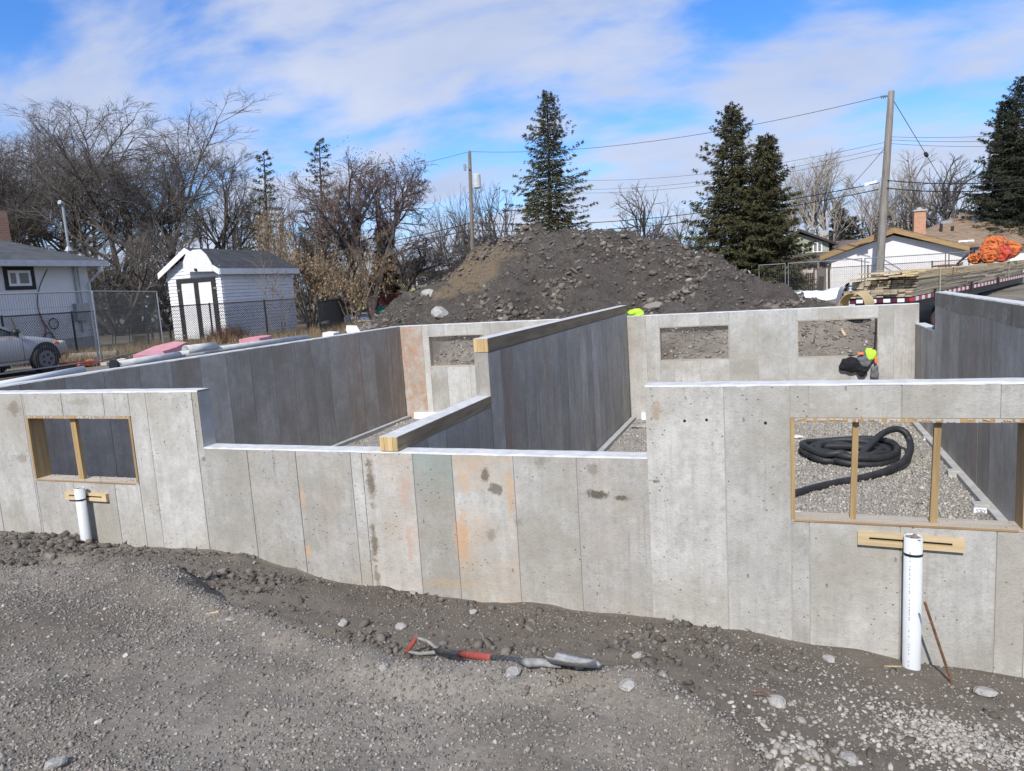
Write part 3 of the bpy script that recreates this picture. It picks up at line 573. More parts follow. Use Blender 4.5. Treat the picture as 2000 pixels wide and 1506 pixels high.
# ------------------------------------------------------------------ pipes, boards, rod, shovel
def pipe(px0, py0, px1, py1, r, lab, seed):
    a, b = at(px0, py0, YF-.095), at(px1, py1, YF-.10); d = (b-a).normalized(); e = b+d*.25
    t_ = thing('drain_pipe', lab, 'pipe', (b.x, b.y, b.z), 'white drain pipes against the front wall')
    def loc(mb, name, mat, par=t_, sm=False): o = mb.build(name, mat, par, sm); o.matrix_parent_inverse = Matrix.Translation(-Vector(t_.location)) if par is t_ else Matrix.Identity(4); return o
    mb = MB(); n = 28; ring = []
    u = d.cross(Vector((0, 1, 0))).normalized(); v = d.cross(u)
    for (p, rr) in ((e, r), (a, r), (a, r*.93), (a+d*.1, r*.93)): ring.append([p+(u*math.cos(2*math.pi*k/n)+v*math.sin(2*math.pi*k/n))*rr for k in range(n)])
    mb.add([q for rg in ring for q in rg], [(i*n+k, i*n+(k+1) % n, (i+1)*n+(k+1) % n, (i+1)*n+k) for i in range(3) for k in range(n)])
    loc(mb, 'pipe_body', M['white_pvc'], sm=True)
    g = np.random.default_rng(seed); P = np.array([a+d*.012+(u*math.cos(t)+v*math.sin(t))*r*.85*q for t, q in zip(g.uniform(0, 6.3, 70), g.uniform(0, 1, 70)**.5)])
    o = scatter('gravel_fill', P, g.uniform(.006, .014, 70), M['grit'], ico(), seed=seed); o.parent = t_; o.matrix_parent_inverse = Matrix.Translation(-Vector(t_.location)); o['kind'] = 'stuff'
    c = a+d*.125; mb = MB(); vs = []
    for q in (c-d*.009, c+d*.009):
        vs += [q+(u*math.cos(2*math.pi*k/n)+v*math.sin(2*math.pi*k/n))*(r+.003) for k in range(n)]
    mb.add(vs, [(k, (k+1) % n, n+(k+1) % n, n+k) for k in range(n)]); loc(mb, 'strap', M['black_plastic'])
    mb = MB(); g = random.Random(seed)                       # rows of tiny print down the pipe
    q = a+d*.10; s = 0; L_ = (b-a).length-.02; w3 = Vector((-.45, -.89, 0)).normalized(); tn = d.cross(w3).normalized()
    while s < L_-.12:
        l = g.uniform(.006, .016)
        if g.random() < .75: mb.obox(q+d*(s+l/2)+w3*(r+.0004), d*l/2, tn*.0035, w3*.0004)
        s += l+g.uniform(.004, .02)
    loc(mb, 'print', plain('pipe_print', (.33, .35, .37), .6)); return t_, c
pl, cl = pipe(154.5, 953, 168, 1050, .052, 'short white drain pipe strapped upright under the left window', 61)
pr, crr = pipe(1784, 1047, 1780, 1308, .059, 'tall white drain pipe strapped upright under the right window', 62)
def board(c0, c1, ht, lab, slot):
    a, b = at(*c0, YF-.02), at(*c1, YF-.02); d = (b-a).normalized(); u = Vector((0, -1, 0)).cross(d).normalized()*1; u = -u if u.z < 0 else u
    t_ = thing('support_board', lab, 'board', (a+b)/2, 'boards holding the drain pipes')
    L_ = (b-a).length; mb = MB(); off = -Vector(t_.location); m0 = (a+b)/2
    for (s0, s1, v0, v1) in ((-.5, .5, .17, .5), (-.5, .5, -.5, -.07), (-.5, -.5+slot, -.07, .17), (.5-slot, .5, -.07, .17)):
        mb.obox(m0+d*L_*(s0+s1)/2+u*ht*(v0+v1)/2+off, d*L_*(s1-s0)/2, Vector((0, .019, 0)), u*ht*(v1-v0)/2)
    mb.build('board', M['pine'], t_); mb = MB(); mb.obox(m0+off+Vector((0, .012, 0))+u*ht*.05, d*L_*(.5-slot)*.999, Vector((0, .006, 0)), u*ht*.119); mb.build('slot_strap', M['black_plastic'], t_)
board((130, 967), (210, 972), .085, 'short pine board with slot behind the left drain pipe', .1)
board((1675, 1050), (1883, 1066), .092, 'long pine board with slot behind the right drain pipe', .11)
p0, p1 = at(1806, 1176, YF-.35), hit(1860, 1337); mb = MB(); n = 40; pts = [p0.lerp(p1+(p1-p0).normalized()*.1, k/n) for k in range(n+1)]
tag(mb.tube(pts, [.0085+(.0012 if k % 2 else 0) for k in range(n+1)], 7).build('rebar_rod', M['rust']), 'rusty steel rod stuck slanting in the dirt beside the tall pipe', 'rod')
# shovel
def shovel():
    def g_(x, y, h): p = hit(x, y); return Vector((p.x, p.y, float(gz(p.x, p.y))+h))
    hA, sB, sC, tip = g_(806, 1279, .045), g_(852, 1283, .045), g_(1030, 1308, .035), g_(1160, 1322, .008)
    t_ = thing('shovel', 'short D-handled shovel with red grip band and white-grey blade lying on dirt', 'shovel', hA); off = -Vector(hA); hA, sB, sC, tip = hA+off, sB+off, sC+off, tip+off
    d = (sC-sB).normalized(); up = Vector((0, 0, 1)); sd2 = d.cross(up).normalized(); e = (up*.75-sd2*.66).normalized()
    n = 10; MB().tube([sB.lerp(sC, k/n) for k in range(n+1)], .020, 12).build('shaft', M['shaft'], t_, True)
    q0, q1 = sB.lerp(sC, .34), sB.lerp(sC, .70); MB().tube([q0, q0.lerp(q1, .3), q1], [.0225, .0225, .0212], 12).build('grip_band', M['shovel_red'], t_, True)
    w_ = .055; c = sB; hA = hA+up*.03; dh = (sB-hA).normalized(); L_ = (sB-hA).length
    for s_ in (-1, 1): MB().tube([c+d*.05, c-dh*.01+e*s_*w_*.35, c-dh*L_*.5+e*s_*w_*.9, hA+e*s_*w_], [.016, .014, .012, .011], 8).build('yoke_arm', M['shovel_grey'], t_, True)
    MB().tube([hA-e*w_*1.15, hA, hA+e*w_*1.15], [.013, .017, .013], 10).build('hand_grip', M['shovel_red'], t_, True)
    b0 = sC.lerp(tip, .36)+Vector((0, 0, .012)); MB().tube([sC-d*.03, sC+d*.03, sC.lerp(b0, .6)+Vector((0, 0, .006)), b0, b0.lerp(tip, .25)], [.0235, .0225, .020, .017, .008], 10).build('socket', M['shovel_grey'], t_, True)
    bd = (tip-b0).normalized(); bs = bd.cross(up).normalized(); bn = bs.cross(bd).normalized(); Lb = (tip-b0).length+.02; V = []; nu, nv = 12, 12
    for i in range(nu+1):
        u = i/nu; wd = .10*(1-.10*u)*(1 if u < .8 else 1-.5*((u-.8)/.2)**2)*(1 if u > .06 else .9)
        for j in range(nv+1):
            v = j/nv*2-1; V.append(b0+bd*(Lb*u)+bs*v*wd+bn*(.045*v*v*(1-.35*u)+.022*math.exp(-(v/.18)**2)*max(0, 1-u*1.6)+.03*u*u)+up*(.040*v+.012))
    m_ = len(V); V += [p-bn*.0035 for p in V]; F = []
    for i in range(nu):
        for j in range(nv): a = i*(nv+1)+j; F += [(a, a+1, a+nv+2, a+nv+1), (m_+a, m_+a+nv+1, m_+a+nv+2, m_+a+1)]
    for i in range(nu):
        for j0 in (0, nv): a = i*(nv+1)+j0; F.append((a, a+nv+1, m_+a+nv+1, m_+a))
    for j in range(nv):
        for i0 in (0, nu): a = i0*(nv+1)+j; F.append((a, a+1, m_+a+1, m_+a))
    MB().add(V, F).build('blade', M['blade'], t_, True)
M['shaft'] = rough_mat('muddy_shaft', (.015, .016, .02), (.10, .105, .11), 40, .6, 80, .3); M['shovel_red'] = rough_mat('worn_red', (.24, .05, .042), (.38, .085, .065), 26, .75, 60, .3)
M['shovel_grey'] = rough_mat('dusty_grey_steel', (.18, .18, .17), (.34, .335, .31), 30, .7); M['blade'] = rough_mat('dried_mortar_blade', (.22, .22, .21), (.46, .46, .45), 22, .8, 50, .5)
shovel()
# wood splinters
for i, (x0, y0, x1, y1, lab) in enumerate([(1728, 1303, 1760, 1304, 'pale wood splinter on the dirt beside the tall pipe foot'), (402, 1201, 428, 1197, 'small tan stick on the gravel left of centre')]):
    a, b = hit(x0, y0), hit(x1, y1); mb = MB(); a.z += .006; b.z += .008; mb.bar(a, b, .012, .006); tag(mb.build('wood_splinter', M['pine']), lab, 'splinter')
# ------------------------------------------------------------------ inside: hose, blocks, slab
def hose():
    r = .055; c = Vector((1.06, 13.1, ZFL)); pts = []
    a0 = on(1530, 985, ZFL+r)
    ctl = []
    # outer end comes in low from the left, lifts into the big loop, then drops into the coil
    for (x, y, z) in ((1500, 975, .0), (1545, 966, .0), (1610, 948, .0), (1690, 932, .01), (1742, 915, .05), (1772, 893, .12)): ctl.append(on(x, y, ZFL+r+z))
    for (x, y, Y) in ((1778, 868, 13.35), (1768, 845, 13.5), (1748, 838, 13.5), (1722, 848, 13.3), (1697, 872, 13.0), (1670, 896, 12.7)): ctl.append(at(x, y, Y))
    ctl.append(Vector((c.x-.15, c.y-.6, ZFL+r+.16)))
    turns = 4.6
    for k in range(int(turns*12)):
        t = 2*math.pi*k/12; f = k/(turns*12); rx = .70-.12*((k//12) % 3)-.02*math.sin(t*3); ry = rx*.98
        ctl.append(c+Vector((-rx*math.sin(t+.6)*1.03, -ry*math.cos(t+.6), r+.13*(1-f)+.035*math.sin(2.3*t))))
    last = ctl[-1]; ctl += [on(1600, 872, ZFL+r+.06), on(1560, 882, ZFL+r), on(1520, 884, ZFL+r)]
    P = []
    for i in range(1, len(ctl)-2):                     # Catmull-Rom
        p0, p1, p2, p3 = ctl[i-1:i+3]; m = max(4, int((p2-p1).length/.011))
        for j in range(m):
            t = j/m; P.append(.5*((2*p1)+(p2-p0)*t+(2*p0-5*p1+4*p2-p3)*t*t+(3*p1-p0-3*p2+p3)*t**3))
    rad = [r*(1.0 if k % 3 else .94) for k in range(len(P))]
    tag(MB().tube(P, rad, 12).build('corrugated_hose', M['hose'], None, True), 'coiled black corrugated drain hose on the basement gravel', 'hose')
M['hose'] = rough_mat('dusty_black_hose', (.016, .017, .02), (.035, .036, .04), 8, .55, None, spec=.45)
hose()
def block(p, s, lab, wrap):
    t_ = thing('concrete_block', lab, 'block', p); mb = MB(); mb.box((-s*.55, -s*.5, 0), (s*.55, s*.5, s*.75)); o = mb.build('block_body', M['con_plain'], t_)
    bv = o.modifiers.new('edge', 'BEVEL'); bv.width = .012; bv.segments = 2
    if wrap:
        mb = MB(); mb.box((-s*.57, -s*.53, .0), (s*.6, -s*.515, s*.5)); mb.box((-s*.58, -s*.515, 0), (-s*.565, s*.4, s*.5)); mb.build('wrapper', M['white_foam'], t_)
        tx = bpy.data.curves.new('STY', 'FONT'); tx.body = 'STY'; tx.size = s*.42; tx.extrude = .0008; to = bpy.data.objects.new('STY', tx); COL.objects.link(to)
        dg = bpy.context.evaluated_depsgraph_get(); me = bpy.data.meshes.new_from_object(to.evaluated_get(dg)); bpy.data.objects.remove(to)
        me.name = 'lettering'; me.materials.clear(); lo = link('lettering', me, plain('blue_print', (.05, .13, .38), .6), t_); lo.location = (-s*.42, -s*.535, s*.08); lo.rotation_euler = (R(90), 0, 0)
block(on(1862, 932, ZFL), .15, 'small bare concrete block at the foot of the right wall', False)
block(on(1915, 1000, ZFL), .16, 'concrete block in white wrapping with blue letters by the right wall', True)
block(on(1811, 862, ZFL), .12, 'small wrapped block far along the right wall foot', True)
o = rock('stone_slab', M['rock'], .2, 201, (1.2, .8, .25)); o.location = on(1248, 832, ZFL+.05); tag(o, 'flat concrete slab piece on gravel beside the middle wall', 'slab')
o = rock('plastic_scrap', M['white_foam'], .1, 202, (1.1, .7, .3)); o.location = on(1557, 853, ZFL+.03); tag(o, 'crumpled white plastic scrap on the basement gravel', 'plastic')
o = rock('plastic_scrap', M['white_foam'], .12, 203, (1.2, .7, .3)); o.location = on(1553, 1003, ZFL+.03); tag(o, 'grey-white plastic scrap near the right window sill', 'plastic')
# ------------------------------------------------------------------ dirt mound
def mound():
    x = np.arange(-16.5, 4.6, .075); y = np.arange(18.9, 34.2, .09); X, Y = np.meshgrid(x, y)
    h = mound_h(X, Y); a = sstep(h/.8)
    Z = gz(X, Y, False)-.12+h*1.0+a*(.42*fbm(X, Y, .55, 3, 51)+.5*fbm(X, Y, 1.4, 4, 52)+.34*np.abs(fbm(X, Y, 3.6, 3, 53))+.10*np.abs(fbm(X, Y, 9, 2, 54)))
    n0, n1 = len(x), len(y); i = np.arange((n1-1)*(n0-1)); q = (i//(n0-1))*n0+i % (n0-1)
    F = np.stack([q, q+1, q+n0+1, q+n0], 1); hc = h.ravel()[F].max(1); F = F[hc > .001]
    m, t, b = newmat('excavated_clay'); P = obj_coord(t)
    c = ramp(t, noise(t, P, .9, 6, .65), [(.32, (.10, .087, .075)), (.5, (.165, .146, .126)), (.68, (.235, .21, .183))])
    c = mixc(t, ramp(t, noise(t, P, 6, 5, .7), [(.5, 0.0), (.68, .75)]), c, (.33, .295, .255))
    c = mixc(t, ramp(t, noise(t, P, .28, 4, .6), [(.45, 0.0), (.6, .75)]), c, mixc(t, noise(t, P, 7, 5, .7), (.10, .084, .072), (.25, .218, .19)))
    c = mixc(t, ramp(t, noise(t, P, 2.0, 5, .7), [(.56, 0.0), (.66, .8)]), c, (.06, .053, .047))
    tp = at(935, 525, 24.5)
    pm = nn(t, 'ShaderNodeMapping'); pm.inputs['Location'].default_value = (-tp.x/1.5, 0, -tp.z/1.0); pm.inputs['Scale'].default_value = (1/1.5, 0, 1/1.0); L(t, P, pm.inputs[0])
    ln = nn(t, 'ShaderNodeVectorMath', operation='LENGTH'); L(t, pm.outputs[0], ln.inputs[0])
    msk = mth(t, 'MULTIPLY', mth(t, 'SUBTRACT', 1.15, mth(t, 'ADD', ln.outputs['Value'], mth(t, 'MULTIPLY', mth(t, 'SUBTRACT', noise(t, P, 1.6, 5, .65), .5), 2.2))), 2.5, clamp=True)
    c = mixc(t, mth(t, 'MULTIPLY', msk, .95), c, mixc(t, noise(t, P, 5, 5, .7), (.24, .175, .11), (.47, .375, .26)))
    L(t, c, b.inputs['Base Color']); b.inputs['Roughness'].default_value = .95; b.inputs['Specular IOR Level'].default_value = .12
    bump(t, b, mth(t, 'ADD', noise(t, P, 7, 6, .75), noise(t, P, 30, 4, .7)), 1., .16)
    o = npmesh('dirt_mound', np.stack([X.ravel(), Y.ravel(), Z.ravel()], 1), F, m)
    tag(o, 'big dark mound of excavated clay and stones behind the foundation', 'dirt mound')
    g = np.random.default_rng(77); n = 21000; px = g.uniform(-15.5, 3.8, n); py = 19.2+g.uniform(0, 1, n)**1.2*9.5
    k = mound_h(px, py) > .04; px, py = px[k], py[k]; s = g.gamma(.9, .02, len(px))+.014; s = np.minimum(s*(.45+1.9*np.clip(vnoise(px*.8, py*.8, 87)+.5, 0, 1)**2), .13)
    hh = mound_h(px, py); a = sstep(hh/.8)
    pz = gz(px, py, False)-.12+hh+a*(.42*fbm(px, py, .55, 3, 51)+.5*fbm(px, py, 1.4, 4, 52)+.34*np.abs(fbm(px, py, 3.6, 3, 53))+.10*np.abs(fbm(px, py, 9, 2, 54)))
    big = s > .045
    for nm_, q_, tm_ in (('clods', big, ico()), ('small_clods', ~big, OCT)): c = scatter(nm_, np.stack([px, py, pz+s*.25], 1)[q_], s[q_], M['clod'], tm_, o, .7, .3, 78); c['kind'] = 'stuff'
    def mz(x, y):
        h = float(mound_h(x, y)); a = float(sstep(h/.8)); return float(gz(x, y, False))-.12+h+a*(.42*float(fbm(x, y, .55, 3, 51))+.5*float(fbm(x, y, 1.4, 4, 52))+.34*abs(float(fbm(x, y, 3.6, 3, 53)))+.1*abs(float(fbm(x, y, 9, 2, 54))))
    for i, (x, y, r, lab) in enumerate([(838, 575, .34, 'white broken concrete chunk on the left foot of the mound'), (862, 612, .35, 'flat pale slab low on the left of the mound'), (1096, 606, .17, 'pale round stone low on the mound above the middle wall'), (1275, 600, .26, 'brown stone low on the mound beside the neon cloth')]):
        d = ray(x, y); p = None
        for k in range(1500, 3400):
            q = EYEP+d*(k*.01/FPX)
            if q.z < mz(q.x, q.y): p = q; break
        if p is None: p = at(x, y, 22)
        o2 = rock('boulder', M['rock'] if i < 3 else M['clod'], r, 300+i, (1.2, .9, .6)); o2.location = p; o2.rotation_euler = (.3, .2, i); tag(o2, lab, 'rock', 'chunks on the mound')
mound()
# ------------------------------------------------------------------ clothing left on the walls
def cloth(name, centre, w_, h_, fold, mat, par, seed, rx=0, rz=0, bulge=.06, taper=0.):
    """a crumpled sheet with a front and a back, wrapped into a lumpy bundle"""
    g = np.random.default_rng(seed); nu, nv = 26, 22; V = []; F = []; ph = g.uniform(0, 6.28, 8); fr = g.uniform(3, 9, 8)
    for side in (1, -1):
        for i in range(nu+1):
            for j in range(nv+1):
                u, v = i/nu*2-1, j/nv*2-1; rr = max(0, 1-max(abs(u), abs(v))**3)
                wr = sum(math.sin(fr[k]*(u*math.cos(ph[k])+v*math.sin(ph[k]))+ph[(k+3) % 8]) for k in range(8))/8
                rq = math.hypot(u, v); sq = 1 if rq < 1e-6 else (max(abs(u), abs(v))/rq)**.75; u2, v2 = u*sq, v*sq; x = u2*w_/2*(1-taper*(v*.5+.5))*(1+.10*math.sin(3*v+ph[0])+.05*wr); z = v2*h_/2*(1+.12*math.sin(2.5*u+ph[1])+.05*math.sin(7*u+ph[2])); yv = -side*(bulge*rr**.6*(1+.55*wr))+fold*(v if v > 0 else 0)**2
                V.append((x, yv, z))
    m = (nu+1)*(nv+1)
    for s in (0, 1):
        for i in range(nu):
            for j in range(nv):
                a = s*m+i*(nv+1)+j; q = (a, a+nv+1, a+nv+2, a+1); F.append(q if s == 0 else q[::-1])
    mb = MB(); mb.add(V, F); o = mb.build(name, mat, par, True); o.location = centre; o.rotation_euler = (rx, 0, rz); return o
M['black_cloth'] = rough_mat('black_fleece', (.008, .008, .010), (.022, .022, .026), 20, .95, 60, .5); M['grey_cloth'] = rough_mat('grey_cloth', (.11, .115, .12), (.18, .185, .19), 18, .9, 60, .4)
M['hivis'] = plain('hi_vis_yellow_green', (.48, .85, .05), .8, var=.08); M['hi_orange'] = plain('hi_vis_orange', (.85, .22, .08), .8)
jp = at(1660, 712, YB-.07); t_ = thing('hooded_jacket', 'black hooded jacket hung over the sill of the right back window', 'jacket', jp)
cloth('jacket_body', (0, 0, .02), .44, .36, .18, M['black_cloth'], t_, 1, rx=-.12, taper=.25, bulge=.08); cloth('sleeve', (.22, -.03, -.12), .2, .24, 0, M['black_cloth'], t_, 2, bulge=.06)
vp = at(1690, 700, YB-.07); t_ = thing('safety_jacket', 'grey and yellow-green safety jacket hung over the back window sill', 'jacket', vp)
cloth('jacket_body', (0, -.02, -.02), .28, .30, .16, M['grey_cloth'], t_, 3, rx=-.15, bulge=.07); cloth('yellow_panel', (.1, -.055, .08), .2, .24, .1, M['hivis'], t_, 4, rz=.1, bulge=.04)
cloth('orange_stripe', (-.09, -.06, .1), .12, .06, .05, M['hi_orange'], t_, 5, bulge=.035); cloth('orange_stripe', (.19, -.05, -.04), .06, .13, 0, M['hi_orange'], t_, 6, bulge=.03)
cloth('sleeve', (.17, 0, -.29), .16, .3, 0, M['grey_cloth'], t_, 7, bulge=.05)
np_ = at(1241, 611, YB+.09); t_ = thing('neon_vest', 'crumpled neon yellow-green vest on top of the back wall', 'vest', (np_.x, np_.y, ZT))
cloth('vest_cloth', (0, 0, .07), .34, .16, 0, M['hivis'], t_, 8, bulge=.08); cloth('vest_fold', (.1, -.04, .03), .22, .08, 0, M['hivis'], t_, 9, bulge=.05)
# red machine on the low step of the right wall
M['red_plastic'] = plain('red_plastic', (.38, .02, .025), .4)
p = Vector((XR+.11, YR+.22, .43)); t_ = thing('cut_off_saw', 'red and black power tool standing on the low step of the right wall', 'power tool', p)
mb = MB(); mb.tube([(0, -.16, .11), (0, -.12, .14), (0, 0, .16), (0, .14, .13)], [.06, .1, .11, .08], 12).build('housing', M['red_plastic'], t_, True)
mb = MB(); mb.tube([(-.02, -.02, .27), (0, .05, .33), (0, .16, .30)], .02, 8).build('handle', M['black_plastic'], t_, True); mb = MB(); mb.tube([(-.03, -.17, .1), (.05, -.17, .1)], .09, 16).build('guard', M['black_plastic'], t_)
mb = MB(); mb.box((-.08, -.14, 0), (.08, .16, .05)); mb.build('base', M['black_plastic'], t_)
# sticks behind the right back window
for (x0, y0, x1, y1, Y0, Y1, wd, lab, nm, mt, ct) in [(1637, 633, 1650, 655, 19.2, 18.6, .06, 'wooden stake leaning behind the right back window', 'wood_stake', 'pine', 'stake'), (1594, 642, 1588, 668, 18.4, 18.3, .012, 'thin dark rod standing behind the right back window', 'thin_rod', 'rust', 'rod'), (1712, 628, 1707, 700, 16.52, 16.5, .04, 'dark board standing against the outside of the right back window', 'dark_board', 'dark_trim', 'board')]:
    mb = MB(); mb.bar(at(x0, y0, Y0), at(x1, y1, Y1), wd, wd*.6); tag(mb.build(nm, M[mt]), lab, ct)
# ------------------------------------------------------------------ shed
M['siding'] = rough_mat('white_siding', (.71, .705, .70), (.82, .82, .825), 2, .6, 40, .12, rnd=.03); M['flake'] = rough_mat('flaking_white_board', (.62, .61, .59), (.80, .80, .79), 14, .8, 40, .5)
def shingle(name, c1, c2, ax=0):
    m, t, b = newmat(name); P = obj_coord(t); br = nn(t, 'ShaderNodeTexBrick'); br.inputs['Scale'].default_value = 1.0; br.inputs['Brick Width'].default_value = .33; br.inputs['Row Height'].default_value = .14; br.inputs['Mortar Size'].default_value = .006
    br.inputs['Color1'].default_value = (*c1, 1); br.inputs['Color2'].default_value = (*c2, 1); br.inputs['Mortar'].default_value = (*[k*.5 for k in c1], 1)
    s = nn(t, 'ShaderNodeSeparateXYZ'); L(t, P, s.inputs[0]); cb = nn(t, 'ShaderNodeCombineXYZ'); L(t, s.outputs[0 if ax == 0 else 1], cb.inputs[0])
    L(t, mth(t, 'MULTIPLY', s.outputs[2], 2.2), cb.inputs[1]); L(t, cb.outputs[0], br.inputs['Vector'])
    c = mixc(t, ramp(t, noise(t, P, 2.5, 5), [(.35, 0.0), (.7, .5)]), br.outputs['Color'], tuple(k*1.35 for k in c2)); L(t, c, b.inputs['Base Color']); b.inputs['Roughness'].default_value = .95
    bump(t, b, mth(t, 'ADD', br.outputs['Fac'], noise(t, P, 60, 3)), .5, .02); return m
M['dark_shingle'] = shingle('charcoal_shingles', (.030, .033, .038), (.055, .058, .062), 1); M['grey_shingle'] = shingle('grey_shingles', (.05, .056, .06), (.085, .09, .095), 1); M['brown_shingle'] = shingle('brown_shingles', (.19, .13, .085), (.28, .20, .135))
def shed():
    x0, x1, y0, y1 = -20.55, -18.2, 20.7, 24.75; zb = GR-.02; ze = at(452, 520, y0).z-.02; ap = at(386, 489, y0-.1); xm = (x0+x1)/2-.03; za = ap.z
    t_ = thing('garden_shed', 'small white-sided garden shed with dark shingle roof and dark-framed double doors', 'shed', (xm, y0, zb)); off = Matrix.Translation(-Vector(t_.location))
    def P(mb, nm, mt, par=t_, sm=False):
        o = mb.build(nm, mt, par, sm)
        if par is t_: o.matrix_parent_inverse = off
        return o
    mb = MB(); mb.prism([(x0+.03, y0+.03, zb), (x1-.03, y0+.03, zb), (x1-.03, y0+.03, ze), (xm, y0+.03, za-.06), (x0+.03, y0+.03, ze)], (0, y1-y0-.06, 0)); P(mb, 'wall_frame', M['white_paint'])
    n = 24; st = .1225; dx0, dx1, dz1 = -20.15, -18.42, at(395, 543, y0).z
    z = zb; k = 0
    while z < za-.1:
        h = min(st, za-.1-z)
        if z < ze: a, b = x0, x1
        else: f = (z+h-ze)/(za-ze); a, b = x0+(xm-x0)*f, x1+(xm-x1)*f
        for (p, q) in ([(a, dx0), (dx1, b)] if z < dz1-.05 else [(a, b)]):
            if q-p > .04:
                mb = MB(); mb.prism([(p, y0+.028, z+.003), (p, y0-.010, z+.003), (p, y0+.014, z+h-.002), (p, y0+.028, z+h-.002)], (q-p, 0, 0)); P(mb, 'siding_board', M['siding'])
        z += st
    z = zb
    while z < ze-.02:
        mb = MB(); h = min(st, ze-z); mb.prism([(x1-.028, y0, z+.003), (x1+.012, y0, z+.003), (x1-.012, y0, z+h-.002), (x1-.028, y0, z+h-.002)], (0, y1-y0, 0)); P(mb, 'siding_board', M['siding']); z += st
    for s, xe in ((-1, x0), (1, x1)):                      # roof planes
        e = Vector((xe+s*.18, y0-.22, ze-.09)); r = Vector((xm, y0-.22, za+.06)); mb = MB(); mb.prism([e, r, r+Vector((0, 0, .06)), e+Vector((0, 0, .06))], (0, y1-y0+.42, 0)); P(mb, 'roof', M['dark_shingle'])
        mb = MB(); e2 = e+Vector((0, -.03, .05)); r2 = r+Vector((0, -.03, .05)); d = Vector((0, 0, -.2)); mb.prism([e2, r2, r2+d, e2+d], (0, .028, 0)); P(mb, 'fascia', M['white_paint'])
    e = Vector((x1+.185, y0-.22, ze-.10)); mb = MB(); mb.box(e+Vector((0, 0, -.13)), e+Vector((.025, y1-y0+.42, .07))); P(mb, 'fascia', M['white_paint'])
    # gable plate with the rounded top
    mb = MB(); gp = [at(*q, y0-.27) for q in ((359, 531), (357, 512), (362, 498), (376, 488), (391, 487), (402, 497), (413, 515), (415, 530))]
    mb.prism(gp, (0, .03, 0)); P(mb, 'gable_plate', M['flake'])
    mb = MB(); c = at(383, 527, y0-.28); mb.tube([c, c+Vector((0, -.05, 0))], .05, 10); P(mb, 'lamp_mount', M['dark_trim'])
    # doors
    mb = MB(); dz0 = zb+.04
    fr = .2; mb.box((dx0, y0-.03, dz0), (dx0+fr, y0+.028, dz1)); mb.box((dx1-fr, y0-.03, dz0), (dx1, y0+.028, dz1)); mb.box((dx0+fr, y0-.03, dz1-fr*.7), (dx1-fr, y0+.028, dz1)); P(mb, 'door_frame', M['dark_trim'])
    c = (dx0+dx1)/2
    for (a, b) in ((dx0+fr+.004, c-.004), (c+.004, dx1-fr-.004)):
        mb = MB(); mb.box((a, y0-.012, dz0), (b, y0+.028, dz1-fr*.7-.004)); d = P(mb, 'door', M['siding'])
        s = 1 if a < c-.1 else -1
        mb = MB(); q = b if s > 0 else a; mb.box((q-s*.10, y0-.026, dz0), (q, y0-.013, dz1-fr*.7-.006)); mb.box((a, y0-.024, dz0), (b, y0-.0125, dz0+.13)); P(mb, 'door_trim', M['dark_trim'], d)
        z = dz0+.25
        while z < dz1-.3: mb = MB(); mb.box((min(a, b), y0-.019, z), (max(a, b)-.0, y0-.0125, z+.118)); P(mb, 'door_board', M['siding'], d); z += .122
    for z in (dz0+.25, dz1-.4):
        mb = MB(); mb.box((dx0-.02, y0-.036, z), (dx0+.12, y0-.0305, z+.05)); mb.box((dx1-.12, y0-.036, z), (dx1+.02, y0-.0305, z+.05)); P(mb, 'hinge', M['galv'])
shed()
# ------------------------------------------------------------------ house at the left edge
M['stucco'] = rough_mat('white_stucco', (.66, .66, .665), (.74, .74, .745), 3, .85, 90, .5, .01); M['brick'] = None
def brick_mat(name, c1, c2):
    m, t, b = newmat(name); P = obj_coord(t); s = nn(t, 'ShaderNodeSeparateXYZ'); L(t, P, s.inputs[0]); cb = nn(t, 'ShaderNodeCombineXYZ'); L(t, mth(t, 'ADD', s.outputs[0], s.outputs[1]), cb.inputs[0]); L(t, s.outputs[2], cb.inputs[1])
    br = nn(t, 'ShaderNodeTexBrick'); br.inputs['Scale'].default_value = 1; br.inputs['Brick Width'].default_value = .21; br.inputs['Row Height'].default_value = .075; br.inputs['Mortar Size'].default_value = .01
    br.inputs['Color1'].default_value = (*c1, 1); br.inputs['Color2'].default_value = (*c2, 1); br.inputs['Mortar'].default_value = (.42, .36, .3, 1); L(t, cb.outputs[0], br.inputs['Vector'])
    L(t, br.outputs['Color'], b.inputs['Base Color']); b.inputs['Roughness'].default_value = .9; bump(t, b, br.outputs['Fac'], -.5, .01); return m
M['brick'] = brick_mat('orange_brick', (.46, .19, .09), (.56, .26, .13))
M['soffit'] = plain('grey_white_gutter', (.52, .53, .55), .5)
def bit(t_):
    off = Matrix.Translation(-Vector(t_.location))
    def P(mb, nm, mt, par=None, sm=False):
        o = mb.build(nm, mt, par or t_, sm)
        if par is None: o.matrix_parent_inverse = off
        return o
    return P
